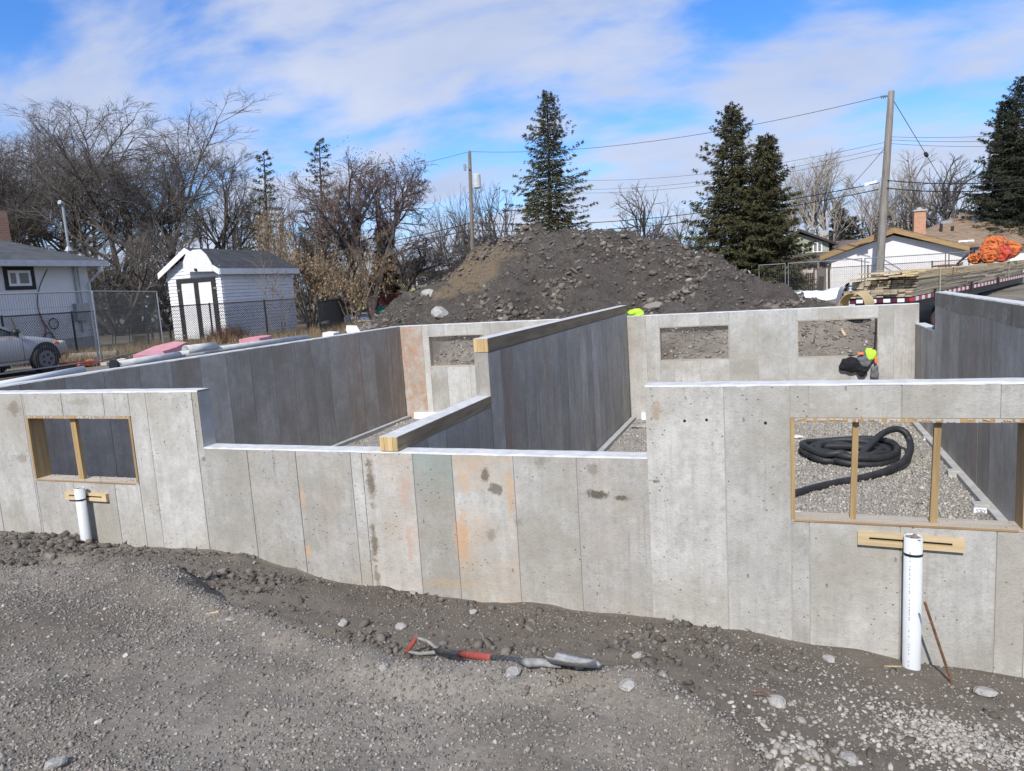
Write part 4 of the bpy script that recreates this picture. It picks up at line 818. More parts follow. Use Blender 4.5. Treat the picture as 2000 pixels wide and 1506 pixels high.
def left_house():
    xw, y1 = -21.35, 18.15; ec = at(207, 512, y1+.35); ze = ec.z; xe = ec.x
    t_ = thing('stucco_house', 'white stucco bungalow with grey shingle hip roof at the left edge', 'house', (xw, y1, GR)); P = bit(t_)
    mb = MB(); mb.box((xw-8, y1-12, GR-.1), (xw, y1, ze-.05)); P(mb, 'wall', M['stucco'])
    mb = MB(); mb.box((xw-7.9, y1-11.9, GR-.1), (xw+.02, y1+.02, GR+.55)); P(mb, 'plinth', M['con_plain'])
    A = Vector((xe, y1+.35, ze+.05)); B = Vector((xe, y1-12.4, ze+.05)); Cc = Vector((xw-8.4, y1-12.4, ze+.05)); D = Vector((xw-8.4, y1+.35, ze+.05)); hh = 1.75; run = (xe-(xw-8.4))/2
    r1 = Vector((xe-run, y1+.35-run, ze+hh)); r0 = Vector((xe-run, y1-12.4+run, ze+hh)); d = Vector((0, 0, -.05))
    mb = MB(); mb.add([A, B, Cc, D, r1, r0, A+d, B+d, Cc+d, D+d], [(0, 4, 5, 1), (0, 3, 4), (3, 2, 5, 4), (2, 1, 5), (0, 1, 7, 6), (1, 2, 8, 7), (2, 3, 9, 8), (3, 0, 6, 9), (6, 7, 8, 9)]); rf = P(mb, 'roof', M['grey_shingle'])
    mb = MB(); mb.box((xe-.02, y1-12.4, ze-.14), (xe+.09, y1+.36, ze+.04)); P(mb, 'gutter', M['soffit']); mb = MB(); mb.box((xw-8.4, y1+.33, ze-.14), (xe, y1+.44, ze+.04)); P(mb, 'gutter', M['soffit'])
    mb = MB(); c = atX(136, 497, xe-1.0); k = (EYEP-c).normalized(); z0 = ze+.05+hh*(1.0)/run; mb.tube([(xe-1., c.y, z0-.05), (xe-1., c.y, z0+1.45)], .042, 10); mb.tube([(xe-1., c.y, z0-.02), (xe-1., c.y, z0+.12)], [.14, .06], 10); mb.tube([(xe-1., c.y, z0+1.45), (xe-1., c.y, z0+1.5), (xe-.98, c.y-.12, z0+1.54)], .075, 8); P(mb, 'vent_pipe', M['galv'], rf)
    p = atX(3, 470, xe-2.6); mb = MB(); mb.box((xe-2.9, p.y-.5, ze), (xe-2.3, p.y+.1, ze+1.75)); P(mb, 'chimney', M['brick'], rf)
    # window facing the yard
    a, b = atX(4, 522, xw), atX(70, 565, xw); y0, y2, z0, z1 = a.y, b.y, atX(40, 566, xw).z, atX(40, 521, xw).z
    mb = MB(); f = .11
    for (q, r, s, u) in ((y0, y2, z1-f, z1), (y0, y2, z0, z0+f), (y0, y0+f, z0+f, z1-f), (y2-f, y2, z0+f, z1-f)): mb.box((xw-.02, q, s), (xw+.04, r, u))
    wn = P(mb, 'window', M['dark_trim']); mb = MB(); f2 = .075; i0, i1, k0, k1 = y0+f, y2-f, z0+f, z1-f; md = i0+(i1-i0)*.42
    for (q, r, s, u) in ((i0, i1, k1-f2, k1), (i0, i1, k0, k0+f2), (i0, i0+f2, k0+f2, k1-f2), (i1-f2, i1, k0+f2, k1-f2), (md-.05, md+.05, k0+f2, k1-f2)): mb.box((xw-.02, q, s), (xw+.025, r, u))
    P(mb, 'sash', M['white_paint'], wn)
    for q, r in ((i0+f2, md-.05), (md+.05, i1-f2)): mb = MB(); mb.box((xw-.01, q, k0+f2), (xw+.01, r, k1-f2)); P(mb, 'pane', M['blind'], wn)
    # conduit, meter box, downspout, cable
    c = atX(147, 560, xw).y; mb = MB(); mb.tube([(xw+.05, c, GR+.7), (xw+.05, c, ze-.05)], .03, 8); mb.tube([(xw+.05, c+.13, GR+1.5), (xw+.05, c+.13, ze-.05)], .018, 8); P(mb, 'conduit', M['galv'])
    mb = MB(); q = atX(155, 608, xw); mb.box((xw, q.y-.22, q.z-.3), (xw+.17, q.y+.22, q.z+.25)); P(mb, 'meter_box', M['galv'])
    mb = MB(); e = y1-.08; mb.tube([(xe+.05, y1+.1, ze-.12), (xe+.02, y1+.05, ze-.3), (xw+.09, e, ze-.65), (xw+.09, e, GR+.4)], .05, 8); P(mb, 'downspout', M['soffit'])
    mb = MB(); pts = [(xw+.03, c-.9+.5*math.sin(k/12*math.pi)*-1, GR+.5+(ze-GR-.7)*k/12) for k in range(13)]; mb.tube(pts, .012, 5); P(mb, 'cable', M['black_plastic'])
    for (px, py, ln, rad, col) in ((85, 640, .9, .02, 'shovel_red'), (95, 660, .3, .1, 'black_plastic'), (30, 650, .9, .02, 'pine'), (105, 632, .3, .06, 'dark_trim')):
        q = atX(px, py, xw+.06); mb = MB()
        if rad > .05: mb.tube([(q.x, q.y+math.cos(t)*.16, q.z+math.sin(t)*.16) for t in np.linspace(0, 6.2, 14)], .018, 6)
        else: mb.tube([(q.x, q.y-.06, q.z+ln/2), (q.x, q.y+.06, q.z), (q.x, q.y+.02, q.z-ln/2)], rad, 6)
        tag(mb.build('hung_hose' if rad > .05 else 'hung_tool', M[col]), {85: 'red cord hanging on the white house wall', 95: 'small black ring hanging low on the white house wall', 30: 'pale yellow cord hanging on the white house wall near the car', 105: 'dark hose loop hanging on the white house wall'}[px], 'cord' if rad < .05 else 'hose')
left_house()
# ------------------------------------------------------------------ right: garage, houses
M['white_brick'] = rough_mat('white_painted_block', (.70, .68, .66), (.80, .78, .76), 2.5, .85, 25, .5, .012); M['gold_trim'] = wood('gold_brown_fascia', (.27, .165, .065), (.38, .25, .11), 'x', .4); M['taupe'] = plain('taupe_wall', (.17, .15, .135), .85)
M['blue_side'] = plain('blue_grey_siding', (.17, .20, .23), .7); M['sage'] = rough_mat('sage_siding', (.30, .33, .25), (.36, .39, .30), 2, .7, None, rnd=.03)
def garage():
    Y = 40.; wl = at(1614, 572, Y); le, ap, re = at(1601, 500, Y-.4), at(1741, 447, Y-.4), at(1894, 483, Y-.4); zb = GR; xr = at(1880, 560, Y).x; ze = (le.z+re.z)/2; xm = (wl.x+xr)/2
    t_ = thing('white_garage', 'white block garage with gold-brown gable trim behind the utility pole', 'garage', (xm, Y, zb)); P = bit(t_)
    za = ap.z-.22
    mb = MB(); mb.prism([(wl.x, Y, zb-.3), (xr, Y, zb-.3), (xr, Y, ze-.1), (xm, Y, za-.08), (wl.x, Y, ze-.1)], (0, 8, 0)); P(mb, 'wall', M['white_brick'])
    mb = MB(); mb.box((wl.x-.42, Y-.02, zb-.3), (wl.x-.001, Y+.4, ze-.2)); P(mb, 'corner_pier', M['taupe'])
    for s, e in ((-1, le), (1, re)):
        a = Vector((e.x, Y-.4, ze)); r = Vector((xm, Y-.4, ap.z)); d = Vector((0, 0, -.2)); mb = MB(); mb.prism([a, r, r+d, a+d], (0, .06, 0)); P(mb, 'fascia', M['gold_trim'])
        mb = MB(); h = Vector((0, .002, .012)); mb.prism([a+h-d*-.1, r+h-d*-.1, r+h+Vector((0, 0, .06)), a+h+Vector((0, 0, .06))], (0, 8.6, 0)); P(mb, 'roof', M['brown_shingle'])
        mb = MB(); mb.prism([a+d*.95+Vector((0, .06, 0)), r+d*.95+Vector((0, .06, 0)), r+d*.8+Vector((0, .06, 0)), a+d*.8+Vector((0, .06, 0))], (0, .34, 0)); P(mb, 'soffit', M['soffit'])
    x = wl.x+.12; mb = MB(); mb.tube([(le.x+.15, Y-.3, ze-.25), (le.x+.5, Y-.12, ze-.4), (x, Y-.08, ze-.65), (x, Y-.08, zb)], .055, 8); P(mb, 'downspout', plain('brown_downspout', (.08, .05, .04), .5))
    x = xr-.25; mb = MB(); mb.tube([(re.x+.1, Y-.4, ze-.25), (re.x-.2, Y-.3, ze-.5), (x, Y-.1, ze-.75), (x, Y-.1, zb)], .055, 8); P(mb, 'downspout', plain('dark_downspout', (.03, .026, .026), .5))
garage()
def brown_house():
    Y = 52.; ap = at(1912, 417, Y+6); ev = at(1900, 478, Y-.5); ze = ev.z; x0 = at(1740, 480, Y).x; x1 = x0+17; xm = ap.x
    t_ = thing('brown_roofed_bungalow', 'bungalow with broad brown shingle hip roof and brick chimney behind the garage', 'house', (xm, Y, GR)); P = bit(t_)
    mb = MB(); mb.box((x0+.5, Y, GR-.3), (x1-.5, Y+11, ze)); P(mb, 'wall', M['white_brick'])
    e = [Vector((x0, Y-.6, ze)), Vector((x1, Y-.6, ze)), Vector((x1, Y+11.6, ze)), Vector((x0, Y+11.6, ze))]; r0, r1 = Vector((xm-1.2, Y+5.5, ap.z+.05)), Vector((xm+.6, Y+5.5, ap.z+.05)); d = Vector((0, 0, -.16))
    mb = MB(); mb.add(e+[r0, r1]+[q+d for q in e], [(0, 1, 5, 4), (1, 2, 5), (2, 3, 4, 5), (3, 0, 4), (0, 6, 7, 1), (1, 7, 8, 2), (2, 8, 9, 3), (3, 9, 6, 0), (6, 9, 8, 7)]); rf = P(mb, 'roof', M['brown_shingle'])
    c = at(1795, 450, Y+1.5); mb = MB(); mb.box((c.x-.33, Y+1.2, ze-.5), (c.x+.33, Y+1.8, at(1795, 413, Y+1.5).z)); ch = P(mb, 'chimney', M['brick'], rf)
    zt = at(1795, 413, Y+1.5).z; mb = MB(); mb.box((c.x-.4, Y+1.12, zt), (c.x+.4, Y+1.88, zt+.1)); mb.tube([(c.x, Y+1.5, zt+.1), (c.x, Y+1.5, zt+.25)], [.2, .1], 8); P(mb, 'chimney_cap', M['con_plain'], rf)
    for x, y, s in ((1838, 445, 1), (1860, 450, 1), (1847, 428, 0), (1907, 421, 0)):
        q = at(x, y+6, Y+2.2 if s else Y+4); mb = MB()
        if s: mb.tube([q-Vector((0, 0, .3)), q+Vector((0, 0, .45))], .09, 8); mb.tube([q-Vector((0, 0, .3)), q-Vector((0, 0, .1))], [.3, .1], 8)
        else: mb.box(q-Vector((.3, .3, .3)), q+Vector((.3, .1, .08)))
        P(mb, 'roof_vent', M['dark_trim'] if s else M['galv'], rf)
    # porch recess with windows and the blue-grey part
    p0, p1 = at(1905, 480, Y-.35), at(1936, 480, Y-.35); mb = MB(); mb.box((p0.x, Y-.4, GR), (p1.x, Y-.02, ze-.17)); bl = P(mb, 'blue_wall', M['blue_side'])
    mb = MB(); a, b = at(1924, 495, Y-.42), at(1934, 530, Y-.42); mb.box((a.x, Y-.46, GR), (b.x, Y-.405, a.z+.2)); P(mb, 'door', M['white_paint'], bl)
    for (xa, xb, ya, yb) in ((1872, 1902, 470, 492), (1908, 1914, 488, 505), (1938, 1962, 478, 500)):
        a, b = at(xa, ya, Y-.02), at(xb, yb, Y-.02); yy = Y-.42 if xa == 1908 else Y-.03; mb = MB(); mb.box((a.x, yy-.03, b.z), (b.x, yy+.01, a.z)); wn = P(mb, 'window', M['white_paint']); m2 = (a.x+b.x)/2
        for q, r in ((a.x+.1, m2-.05), (m2+.05, b.x-.1)): mb = MB(); mb.box((q, yy-.045, b.z+.1), (r, yy-.031, a.z-.1)); P(mb, 'pane', M['glass'], wn)
brown_house()
def green_house():
    Y = 62.; x0, x1 = at(1545, 480, Y).x, at(1619, 480, Y).x; ze = at(1622, 474, Y).z; ap = at(1562, 453, Y); zm = at(1580, 497, Y).z
    t_ = thing('sage_green_house', 'two-storey sage green house with white window beside the spruces', 'house', ((x0+x1)/2, Y, GR)); P = bit(t_)
    xl = ap.x-(x1-ap.x)
    mb = MB(); mb.prism([(xl, Y, GR-.3), (x1, Y, GR-.3), (x1, Y, ze), (ap.x, Y, ap.z-.15), (xl, Y, ze)], (0, 9, 0)); wl = P(mb, 'wall', M['sage'])
    z = zm
    while z < ap.z-.5:
        f = max(0, (z+.25-ze)/(ap.z-.15-ze)); a, b = xl+(ap.x-xl)*f, x1+(ap.x-x1)*f; mb = MB(); mb.prism([(a, Y, z), (a, Y-.04, z), (a, Y-.01, z+.245)], (b-a, 0, 0)); P(mb, 'siding_board', M['sage'], wl); z += .25
    for s, xe in ((-1, xl-.4), (1, x1+.5)):
        mb = MB(); k = (ap.z-ze)/(x1-ap.x); e = Vector((xe, Y-.5, ze-.2)); r = Vector((ap.x, Y-.5, ap.z)); mb.prism([e, r, r+Vector((0, 0, .18)), e+Vector((0, 0, .18))], (0, 10, 0)); P(mb, 'roof', plain('dark_brown_roof', (.05, .04, .035), .9))
    a, b = at(1587, 473, Y), at(1606, 492, Y); mb = MB(); mb.box((a.x, Y-.10, b.z), (b.x, Y-.045, a.z)); wn = P(mb, 'window', M['white_paint']); m2 = (a.x+b.x)/2
    for q, r in ((a.x+.09, m2-.05), (m2+.05, b.x-.09)): mb = MB(); mb.box((q, Y-.12, b.z+.09), (r, Y-.101, a.z-.09)); P(mb, 'pane', M['blind'], wn)
    zz0, zz1 = at(1580, 515, Y-3).z, zm; mb = MB(); mb.prism([(x0-3, Y-3.2, zz0), (x1+.3, Y-3.2, zz0), (x1+.3, Y-.05, zz1), (x0-3, Y-.05, zz1)], (0, 0, .12)); P(mb, 'porch_roof', plain('brown_porch_roof', (.10, .075, .06), .9))
    mb = MB(); mb.box((x0-2.6, Y-2.8, GR-.3), (x1, Y-.04, zz0)); P(mb, 'porch_wall', plain('pink_beige_wall', (.5, .42, .38), .9))
    for xa, xb in ((1578, 1585), (1589, 1596), (1549, 1557)): 
        a, b = at(xa, 519, Y-2.8), at(xb, 526, Y-2.8); mb = MB(); mb.box((a.x, Y-2.84, b.z), (b.x, Y-2.79, a.z)); P(mb, 'window', M['glass'])
    mb = MB(); c = at(1608, 456, Y+4); mb.box((c.x-.4, Y+4, c.z-2), (c.x+.4, Y+4.8, at(1608, 450, Y+4).z)); P(mb, 'chimney', M['con_plain'])
    # long low roof running off to the right
    mb = MB(); a, b = at(1624, 470, Y+3), at(1690, 466, Y+3); mb.box((x1+.02, Y+2, GR), (b.x, Y+9, a.z-1.6)); P(mb, 'wing_wall', M['taupe'])
    mb = MB(); mb.prism([(x1+.03, Y+1.5, a.z-1.6), (x1+.03, Y+5, a.z), (x1+.03, Y+9.5, a.z-1.6)], (b.x-x1+.5, 0, 0)); P(mb, 'wing_roof', plain('dusty_brown_roof', (.13, .10, .085), .9))
green_house()
def yard_house():
    Y = 56.; x0, x1 = at(690, 560, Y).x, at(870, 560, Y).x; ze = at(780, 534, Y).z
    t_ = thing('olive_bungalow', 'pale olive bungalow with grey roof half hidden behind the leaning tree', 'house', ((x0+x1)/2, Y, GR)); P = bit(t_)
    mb = MB(); mb.box((x0, Y, GR-.3), (x1, Y+8, ze)); P(mb, 'wall', rough_mat('olive_stucco', (.30, .31, .17), (.37, .38, .22), 2, .85))
    mb = MB(); mb.prism([(x0-.5, Y-.6, ze), (x0-.5, Y+4, ze+1.5), (x0-.5, Y+8.6, ze)], (x1-x0+1, 0, 0)); P(mb, 'roof', plain('pale_grey_roof', (.3, .33, .36), .8))
    a, b = at(804, 541, Y), at(834, 558, Y); mb = MB(); mb.box((a.x, Y-.08, b.z), (b.x, Y-.01, a.z)); wn = P(mb, 'window', M['white_paint']); m2 = a.x+(b.x-a.x)*.36
    for q, r in ((a.x+.1, m2-.06), (m2+.06, b.x-.1)): mb = MB(); mb.box((q, Y-.10, b.z+.1), (r, Y-.081, a.z-.1)); P(mb, 'pane', M['glass'], wn)
yard_house()
# red play structure and green slide
M['red_wood'] = rough_mat('red_stained_wood', (.16, .025, .02), (.26, .05, .035), 6, .8); M['green_plastic'] = plain('green_plastic', (.02, .30, .20), .45)
Y = 36.; a, b = at(716, 578, Y), at(786, 568, Y); t_ = thing('play_structure', 'red wooden play structure behind the leaning tree', 'playset', (a.x, Y, GR)); P = bit(t_)
z0 = at(750, 600, Y).z
for k in range(16):
    x = a.x+(b.x-a.x)*k/16; mb = MB(); mb.box((x, Y, z0-.2), (x+(b.x-a.x)/16-.02, Y+.03, a.z-.1)); P(mb, 'rail_board', M['red_wood'])
mb = MB(); mb.box((a.x-.2, Y-.06, a.z-.12), (b.x+.5, Y-.005, a.z+.08)); mb.box((a.x, Y-.06, z0-.35), (b.x, Y-.005, z0-.2)); P(mb, 'rail', M['red_wood'])
for x in (a.x, (a.x+b.x)/2, b.x): mb = MB(); mb.box((x-.06, Y+.04, GR-.2), (x+.06, Y+.16, a.z+.1)); P(mb, 'post', M['red_wood'])
s0, s1 = at(756, 598, 34.5), at(737, 625, 32.5); d = (s1-s0).normalized(); sd_ = Vector((.75, .6, 0)).normalized(); t_ = thing('slide', 'green plastic slide beside the leaning tree', 'slide', s1); P = bit(t_)
mb = MB(); nrm = sd_.cross(d).normalized(); mb.obox((s0+s1)/2, (s1-s0)/2, sd_*.28, nrm*.02); P(mb, 'chute', M['green_plastic'])
for s in (-1, 1): mb = MB(); mb.obox((s0+s1)/2+sd_*s*.3+Vector((0, 0, .07)), (s1-s0)/2, sd_*.018, nrm*.1); P(mb, 'side_rail', M['green_plastic'])
# ------------------------------------------------------------------ fences
def bars(segs, wd):                                     # many thin wires as one mesh of 3-sided rods
    A = np.array([s[0] for s in segs], float); B = np.array([s[1] for s in segs], float); d = B-A; d /= np.linalg.norm(d, axis=1)[:, None]
    ref = np.where(np.abs(d[:, 2:3]) < .9, np.array([[0, 0, 1.]]), np.array([[1., 0, 0]])); u = np.cross(d, ref); u /= np.linalg.norm(u, axis=1)[:, None]; v = np.cross(d, u)
    V = []
    for P_ in (A, B):
        for k in range(3): t = 2*math.pi*k/3; V.append(P_+(u*math.cos(t)+v*math.sin(t))*wd)
    V = np.stack(V, 1).reshape(-1, 3); b = (np.arange(len(A))*6)[:, None]
    F = np.concatenate([b+np.array([[k, (k+1) % 3, 3+(k+1) % 3, 3+k]]) for k in range(3)]); return V, F
def chain(p, q, h, cell, wd):                           # diamond wire between two posts
    p, q = np.array(p), np.array(q); Lh = np.linalg.norm((q-p)[:2]); n = int((Lh+h)/cell)+1; out_ = []
    for s in (1, -1):
        for k in range(n+1):
            a = k*cell-(h if s > 0 else 0); t0, t1 = (a, a+h) if s > 0 else (a, a-h); z0, z1 = 0., h
            if s < 0: t0, t1 = a, a-h
            lo, hi = 0, Lh
            def clip(t, tt, z, zz):
                if t < lo: f = (lo-t)/(tt-t); return lo, z+(zz-z)*f
                if t > hi: f = (hi-t)/(tt-t); return hi, z+(zz-z)*f
                return t, z
            if max(t0, t1) <= 0 or min(t0, t1) >= Lh: continue
            c0, y0 = clip(t0, t1, z0, z1); c1, y1 = clip(t1, t0, z1, z0)
            out_.append((p+(q-p)*c0/Lh+np.array([0, 0, y0]), p+(q-p)*c1/Lh+np.array([0, 0, y1])))
    return out_
def chain_fence(name, lab, pts, h, mat, cell, wire, pr=.03, mid=False):
    t_ = thing(name, lab, 'fence', pts[0]); P = bit(t_); segs = []; off = Matrix.Translation(-Vector(t_.location))
    for i, p in enumerate(pts):
        mb = MB(); mb.tube([(p[0], p[1], p[2]-.2), (p[0], p[1], p[2]+h+.04)], pr, 8); P(mb, 'post', mat)
        if i:
            a = pts[i-1]; mb = MB(); mb.tube([(a[0], a[1], a[2]+h), (p[0], p[1], p[2]+h)], pr*.7, 6); P(mb, 'top_rail', mat)
            if mid: mb = MB(); mb.tube([(a[0], a[1], a[2]+h*.47), (p[0], p[1], p[2]+h*.47)], pr*.4, 6); P(mb, 'middle_rail', mat)
            segs += chain(a, p, h-.02, cell, wire)
    V, F = bars(segs, wire); o = npmesh('chain_link', V, F, mat); o.parent = t_; o.matrix_parent_inverse = off; o['kind'] = 'stuff'; return t_
pb = []
for x in (-140, 8, 146): q = atX(x, 650, -18.95); pb.append((q.x, q.y, GR))
for (x, y) in ((293, 685), (418, 672), (524, 664), (603, 658)): q = on(x, y, GR); pb.append((q.x, q.y, GR))
chain_fence('black_chain_fence', 'black chain-link fence running in front of the house and shed', pb, 1.36, M['black_paint'], .075, .0062)
pb = [(on(603, 658, GR).x+.3, on(603, 658, GR).y+.3, GR)]
for (x, y) in ((672, 637), (731, 626)): q = at(x, y, 27.5 if x < 700 else 30); pb.append((q.x, q.y, q.z))
q = at(790, 620, 33.); pb.append((q.x, q.y, q.z)); chain_fence('black_chain_fence', 'black chain-link fence behind the shed running past the crab-apple trunk', pb, 1.2, M['black_paint'], .085, .006)
M['fence_steel'] = plain('dull_fence_steel', (.17, .185, .19), .6, .3)
def panel_fence(lab, name, posts, h, dz, mat):
    t_ = thing(name, lab, 'fence', (posts[0][0], posts[0][1], GR)); P = bit(t_); off = Matrix.Translation(-Vector(t_.location)); segs = []
    for (a, b) in zip(posts[:-1], posts[1:]):
        a, b = Vector(a), Vector(b); d = (b-a).normalized()*.06; mb = MB()
        for q in (a+d, b-d): mb = MB(); mb.tube([q+Vector((0, 0, .0)), q+Vector((0, 0, h))], .021, 8); P(mb, 'post', mat)
        for z in (.12, h-.02): mb = MB(); mb.tube([a+d+Vector((0, 0, z)), b-d+Vector((0, 0, z))], .019, 8); P(mb, 'rail', mat)
        L_ = (b-a).length; n = int(L_/dz)
        for k in range(1, n): q = a+(b-a)*(k/n); segs.append((q+Vector((0, 0, .12)), q+Vector((0, 0, h))))
        for z in (.45, .9, 1.2, 1.5): segs.append((a+d+Vector((0, 0, z)), b-d+Vector((0, 0, z))))
        for q in (a,): mb = MB(); mb.box(q+Vector((-.3, -.1, -.01)), q+Vector((.3, .1, .07))); P(mb, 'foot', M['con_plain'])
    V, F = bars(segs, .0026); o = npmesh('wire_mesh', V, F, M['fence_steel']); o.parent = t_; o.matrix_parent_inverse = off; o['kind'] = 'stuff'
panel_fence('grey steel temporary fence panels in front of the silver car', 'temporary_fence', [(-15.97, 6.6, GR), (-16.0, 10.1, GR), (-16.1, 13.72, GR), (-18.55, 18.2, GR)], 1.87, .06, M['galv'])
yq = 34.; pq = [at(1480, 560, yq), at(1537, 560, yq), at(1686, 560, yq), at(1849, 560, yq), at(1895, 560, yq)]
panel_fence('galvanised temporary fence panels in front of the white garage', 'temporary_fence', [(p.x, yq, .05) for p in pq], 1.83, .08, M['fence_steel'])
pq = [at(x, 560, 38.) for x in (1590, 1695, 1820, 1960)]
chain_fence('low_chain_fence', 'low brown-railed chain-link fence along the garage wall', [(p.x, 38., GR) for p in pq], 1.25, plain('brown_fence_steel', (.10, .075, .06), .6, .3), .09, .004)
# ------------------------------------------------------------------ poles and wires
M['pole'] = wood('weathered_pole', (.13, .115, .095), (.27, .245, .21), 'z', .7); M['pole_dark'] = wood('dark_pole', (.09, .075, .06), (.18, .155, .125), 'z', .7); M['wire'] = plain('black_wire', (.012, .012, .013), .6)
A0, A1 = at(1741, 178, 36.5), at(1717, 540, 36.5)
t_ = thing('utility_pole', 'tall weathered wooden utility pole in front of the white garage', 'utility pole', (A1.x, A1.y, GR)); P = bit(t_)
dn = (A1-A0); base = A0+dn*((A0.z-GR+.3)/-dn.z); mb = MB(); mb.tube([base.lerp(A0, k/8) for k in range(9)], [.19-.06*k/8 for k in range(9)], 14); P(mb, 'pole', M['pole'], None, True)
mb = MB(); q = A0+Vector((0, 0, -.2)); mb.tube([q+Vector((.1, 0, 0)), q+Vector((-.42, 0, .03))], .03, 6)
for k in range(3): mb.tube([q+Vector((-.22-.07*k, 0, .01)), q+Vector((-.25-.07*k, 0, .012))], .07, 8)
P(mb, 'insulator', plain('glazed_insulator', (.12, .16, .15), .3))
mb = MB(); s = at(1700, 358, 36.6); mb.obox(s, (.24, 0, .045), (0, .05, 0), (0, 0, .06)); P(mb, 'splice_box', M['white_paint'])
mb = MB(); mb.tube([base.lerp(A0, .03)+Vector((-.09, -.17, 0)), base.lerp(A0, .45)+Vector((-.05, -.16, 0))], .015, 5); P(mb, 'ground_wire', M['galv'])
B0, B1 = at(917, 297, 46.), at(924, 520, 46.)
t_ = thing('utility_pole', 'distant utility pole with grey transformer left of the tall spruce', 'utility pole', (B1.x, B1.y, GR)); P = bit(t_)
mb = MB(); mb.tube([Vector((B1.x, B1.y, GR)), B1, B0], [.16, .145, .105], 12); P(mb, 'pole', M['pole_dark'], None, True)
c = at(931, 354, 45.7); mb = MB(); n = 16; mb.tube([c-Vector((0, 0, .45)), c-Vector((0, 0, .42)), c+Vector((0, 0, .40)), c+Vector((0, 0, .46))], [.22, .27, .27, .2], n); P(mb, 'transformer', plain('pale_grey_enamel', (.5, .55, .57), .4))
mb = MB(); mb.tube([B0+Vector((0, 0, -.1)), B0+Vector((0, 0, .12))], .06, 8); c2 = at(908, 327, 45.7); mb.tube([c2-Vector((0, 0, .2)), c2+Vector((0, 0, .2))], .09, 8); mb.bar(c2, c2+Vector((.4, 0, 0)), .05, .05); P(mb, 'cutout', M['galv'])
def wire(a, b, sag, r, lab, n=24):
    pts = [a.lerp(b, k/n)-Vector((0, 0, sag*4*(k/n)*(1-k/n))) for k in range(n+1)]
    tag(MB().tube(pts, r, 5, False).build('overhead_wire', M['wire']), lab, 'wire', 'overhead wires')
pt = at(1732, 186, 36.5); far = at(600, 420, 58)
wire(pt, at(915, 296, 46.), .75, .012, 'top wire from the tall pole to the distant transformer pole'); wire(at(917, 296, 46.), at(560, 345, 52), .5, .012, 'top wire running left from the transformer pole into the trees')
wire(at(1718, 357, 36.4), at(920, 435, 46.), .7, .021, 'upper of the two thick low cables left of the tall pole'); wire(at(1716, 370, 36.4), at(921, 448, 46.), .75, .021, 'lower of the two thick low cables left of the tall pole')
wire(at(920, 435, 46.), at(500, 500, 52), .5, .03, 'thick cable running left from the transformer pole behind the crab-apple'); wire(at(921, 448, 46.), at(480, 512, 52), .5, .022, 'lower thick cable running left from the transformer pole')
wire(at(1730, 352, 36.4), at(2120, 338, 33), .25, .022, 'upper thick cable right of the tall pole'); wire(at(1729, 367, 36.4), at(2120, 348, 33), .3, .022, 'lower thick cable right of the tall pole')
for y0, y1, nm in ((277, 352, 'highest'), (287, 370, 'second'), (296, 377, 'third'), ): wire(at(1733, y0, 60), at(1120, y1, 75), .8, .013, nm+' of the thin distant wires left of the tall pole')
for y0, y1, nm in ((267, 246, 'highest'), (273, 260, 'second'), (280, 274, 'third')): wire(at(1733, y0, 60), at(2150, y1, 58), .3, .013, nm+' of the thin distant wires right of the tall pole')
wire(at(1726, 292, 36.5), at(1600, 420, 60), .2, .013, 'slanting service wire falling left from the tall pole')
a, b = at(1746, 198, 36.5), at(1850, 370, 44); wire(a, b, .0, .014, 'steep guy wire falling right from the tall pole'); q = a.lerp(b, .56); o = MB().tube([q-(b-a).normalized()*.12, q+(b-a).normalized()*.12], .09, 8).build('guy_insulator', M['black_plastic']); tag(o, 'small black insulator on the steep guy wire', 'insulator')
# ------------------------------------------------------------------ trailer with lumber
TA = R(21.7); TD = Vector((math.sin(TA), math.cos(TA), 0)); TS = Vector((math.cos(TA), -math.sin(TA), 0))   # along, and across towards the camera side
T0 = at(1781, 580, 20.5); TW = 1.62; TL_ = 21.
def tp(s, a, z): return Vector((T0.x, T0.y, 0))+TD*s-TS*a+Vector((0, 0, z))      # s along, a across to the left, z absolute
zb_ = T0.z
t_ = thing('flatbed_trailer', 'black flatbed trailer with red and white reflective edge behind the foundation', 'trailer', tp(0, 0, -.4)); P = bit(t_)
M['red_tape'] = plain('red_reflector', (.45, .03, .035), .35); M['maroon'] = plain('dark_red_paint', (.10, .015, .03), .4)
mb = MB(); mb.obox(tp(TL_/2, TW/2, zb_-.07), TD*TL_/2, TS*(TW/2-.01), (0, 0, .065)); P(mb, 'deck', M['black_paint'])
for k in range(67):
    mb = MB(); c = tp(.14+k*.31, -.012, zb_-.06); mb.obox(c, TD*.154, TS*.008, (0, 0, .05)); P(mb, 'reflector_strip', M['red_tape'] if k % 2 == 0 else M['white_paint'])
for k in range(10):
    c = tp(-.012, .08+k*.162, zb_-.075); mb = MB(); mb.obox(c, TS*.08, TD*.008, (0, 0, .045)); P(mb, 'reflector_strip', M['maroon'] if k % 2 == 0 else M['white_paint'])
mb = MB(); mb.tube([tp(-.02, .0, zb_-.06), tp(-.05, .0, zb_-.06)], .05, 12); P(mb, 'tail_light', M['red_tape'])
for a in (.35, TW-.35): mb = MB(); mb.obox(tp(TL_/2, a, zb_-.27), TD*TL_/2, TS*.06, (0, 0, .135)); P(mb, 'chassis_rail', M['black_paint'])
for s in (3.4, 4.5):
    for a in (.12, TW-.12):
        mb = MB(); c = tp(s, a, -.05); n = 20; vs = []; mb.tube([c-TS*.11, c-TS*.1, c+TS*.1, c+TS*.11], [.33, .38, .38, .33], n); wl = P(mb, 'wheel', M['rubber']); mb = MB(); mb.tube([c-TS*.115, c+TS*.116], .2, 14); P(mb, 'rim', M['galv'], wl)
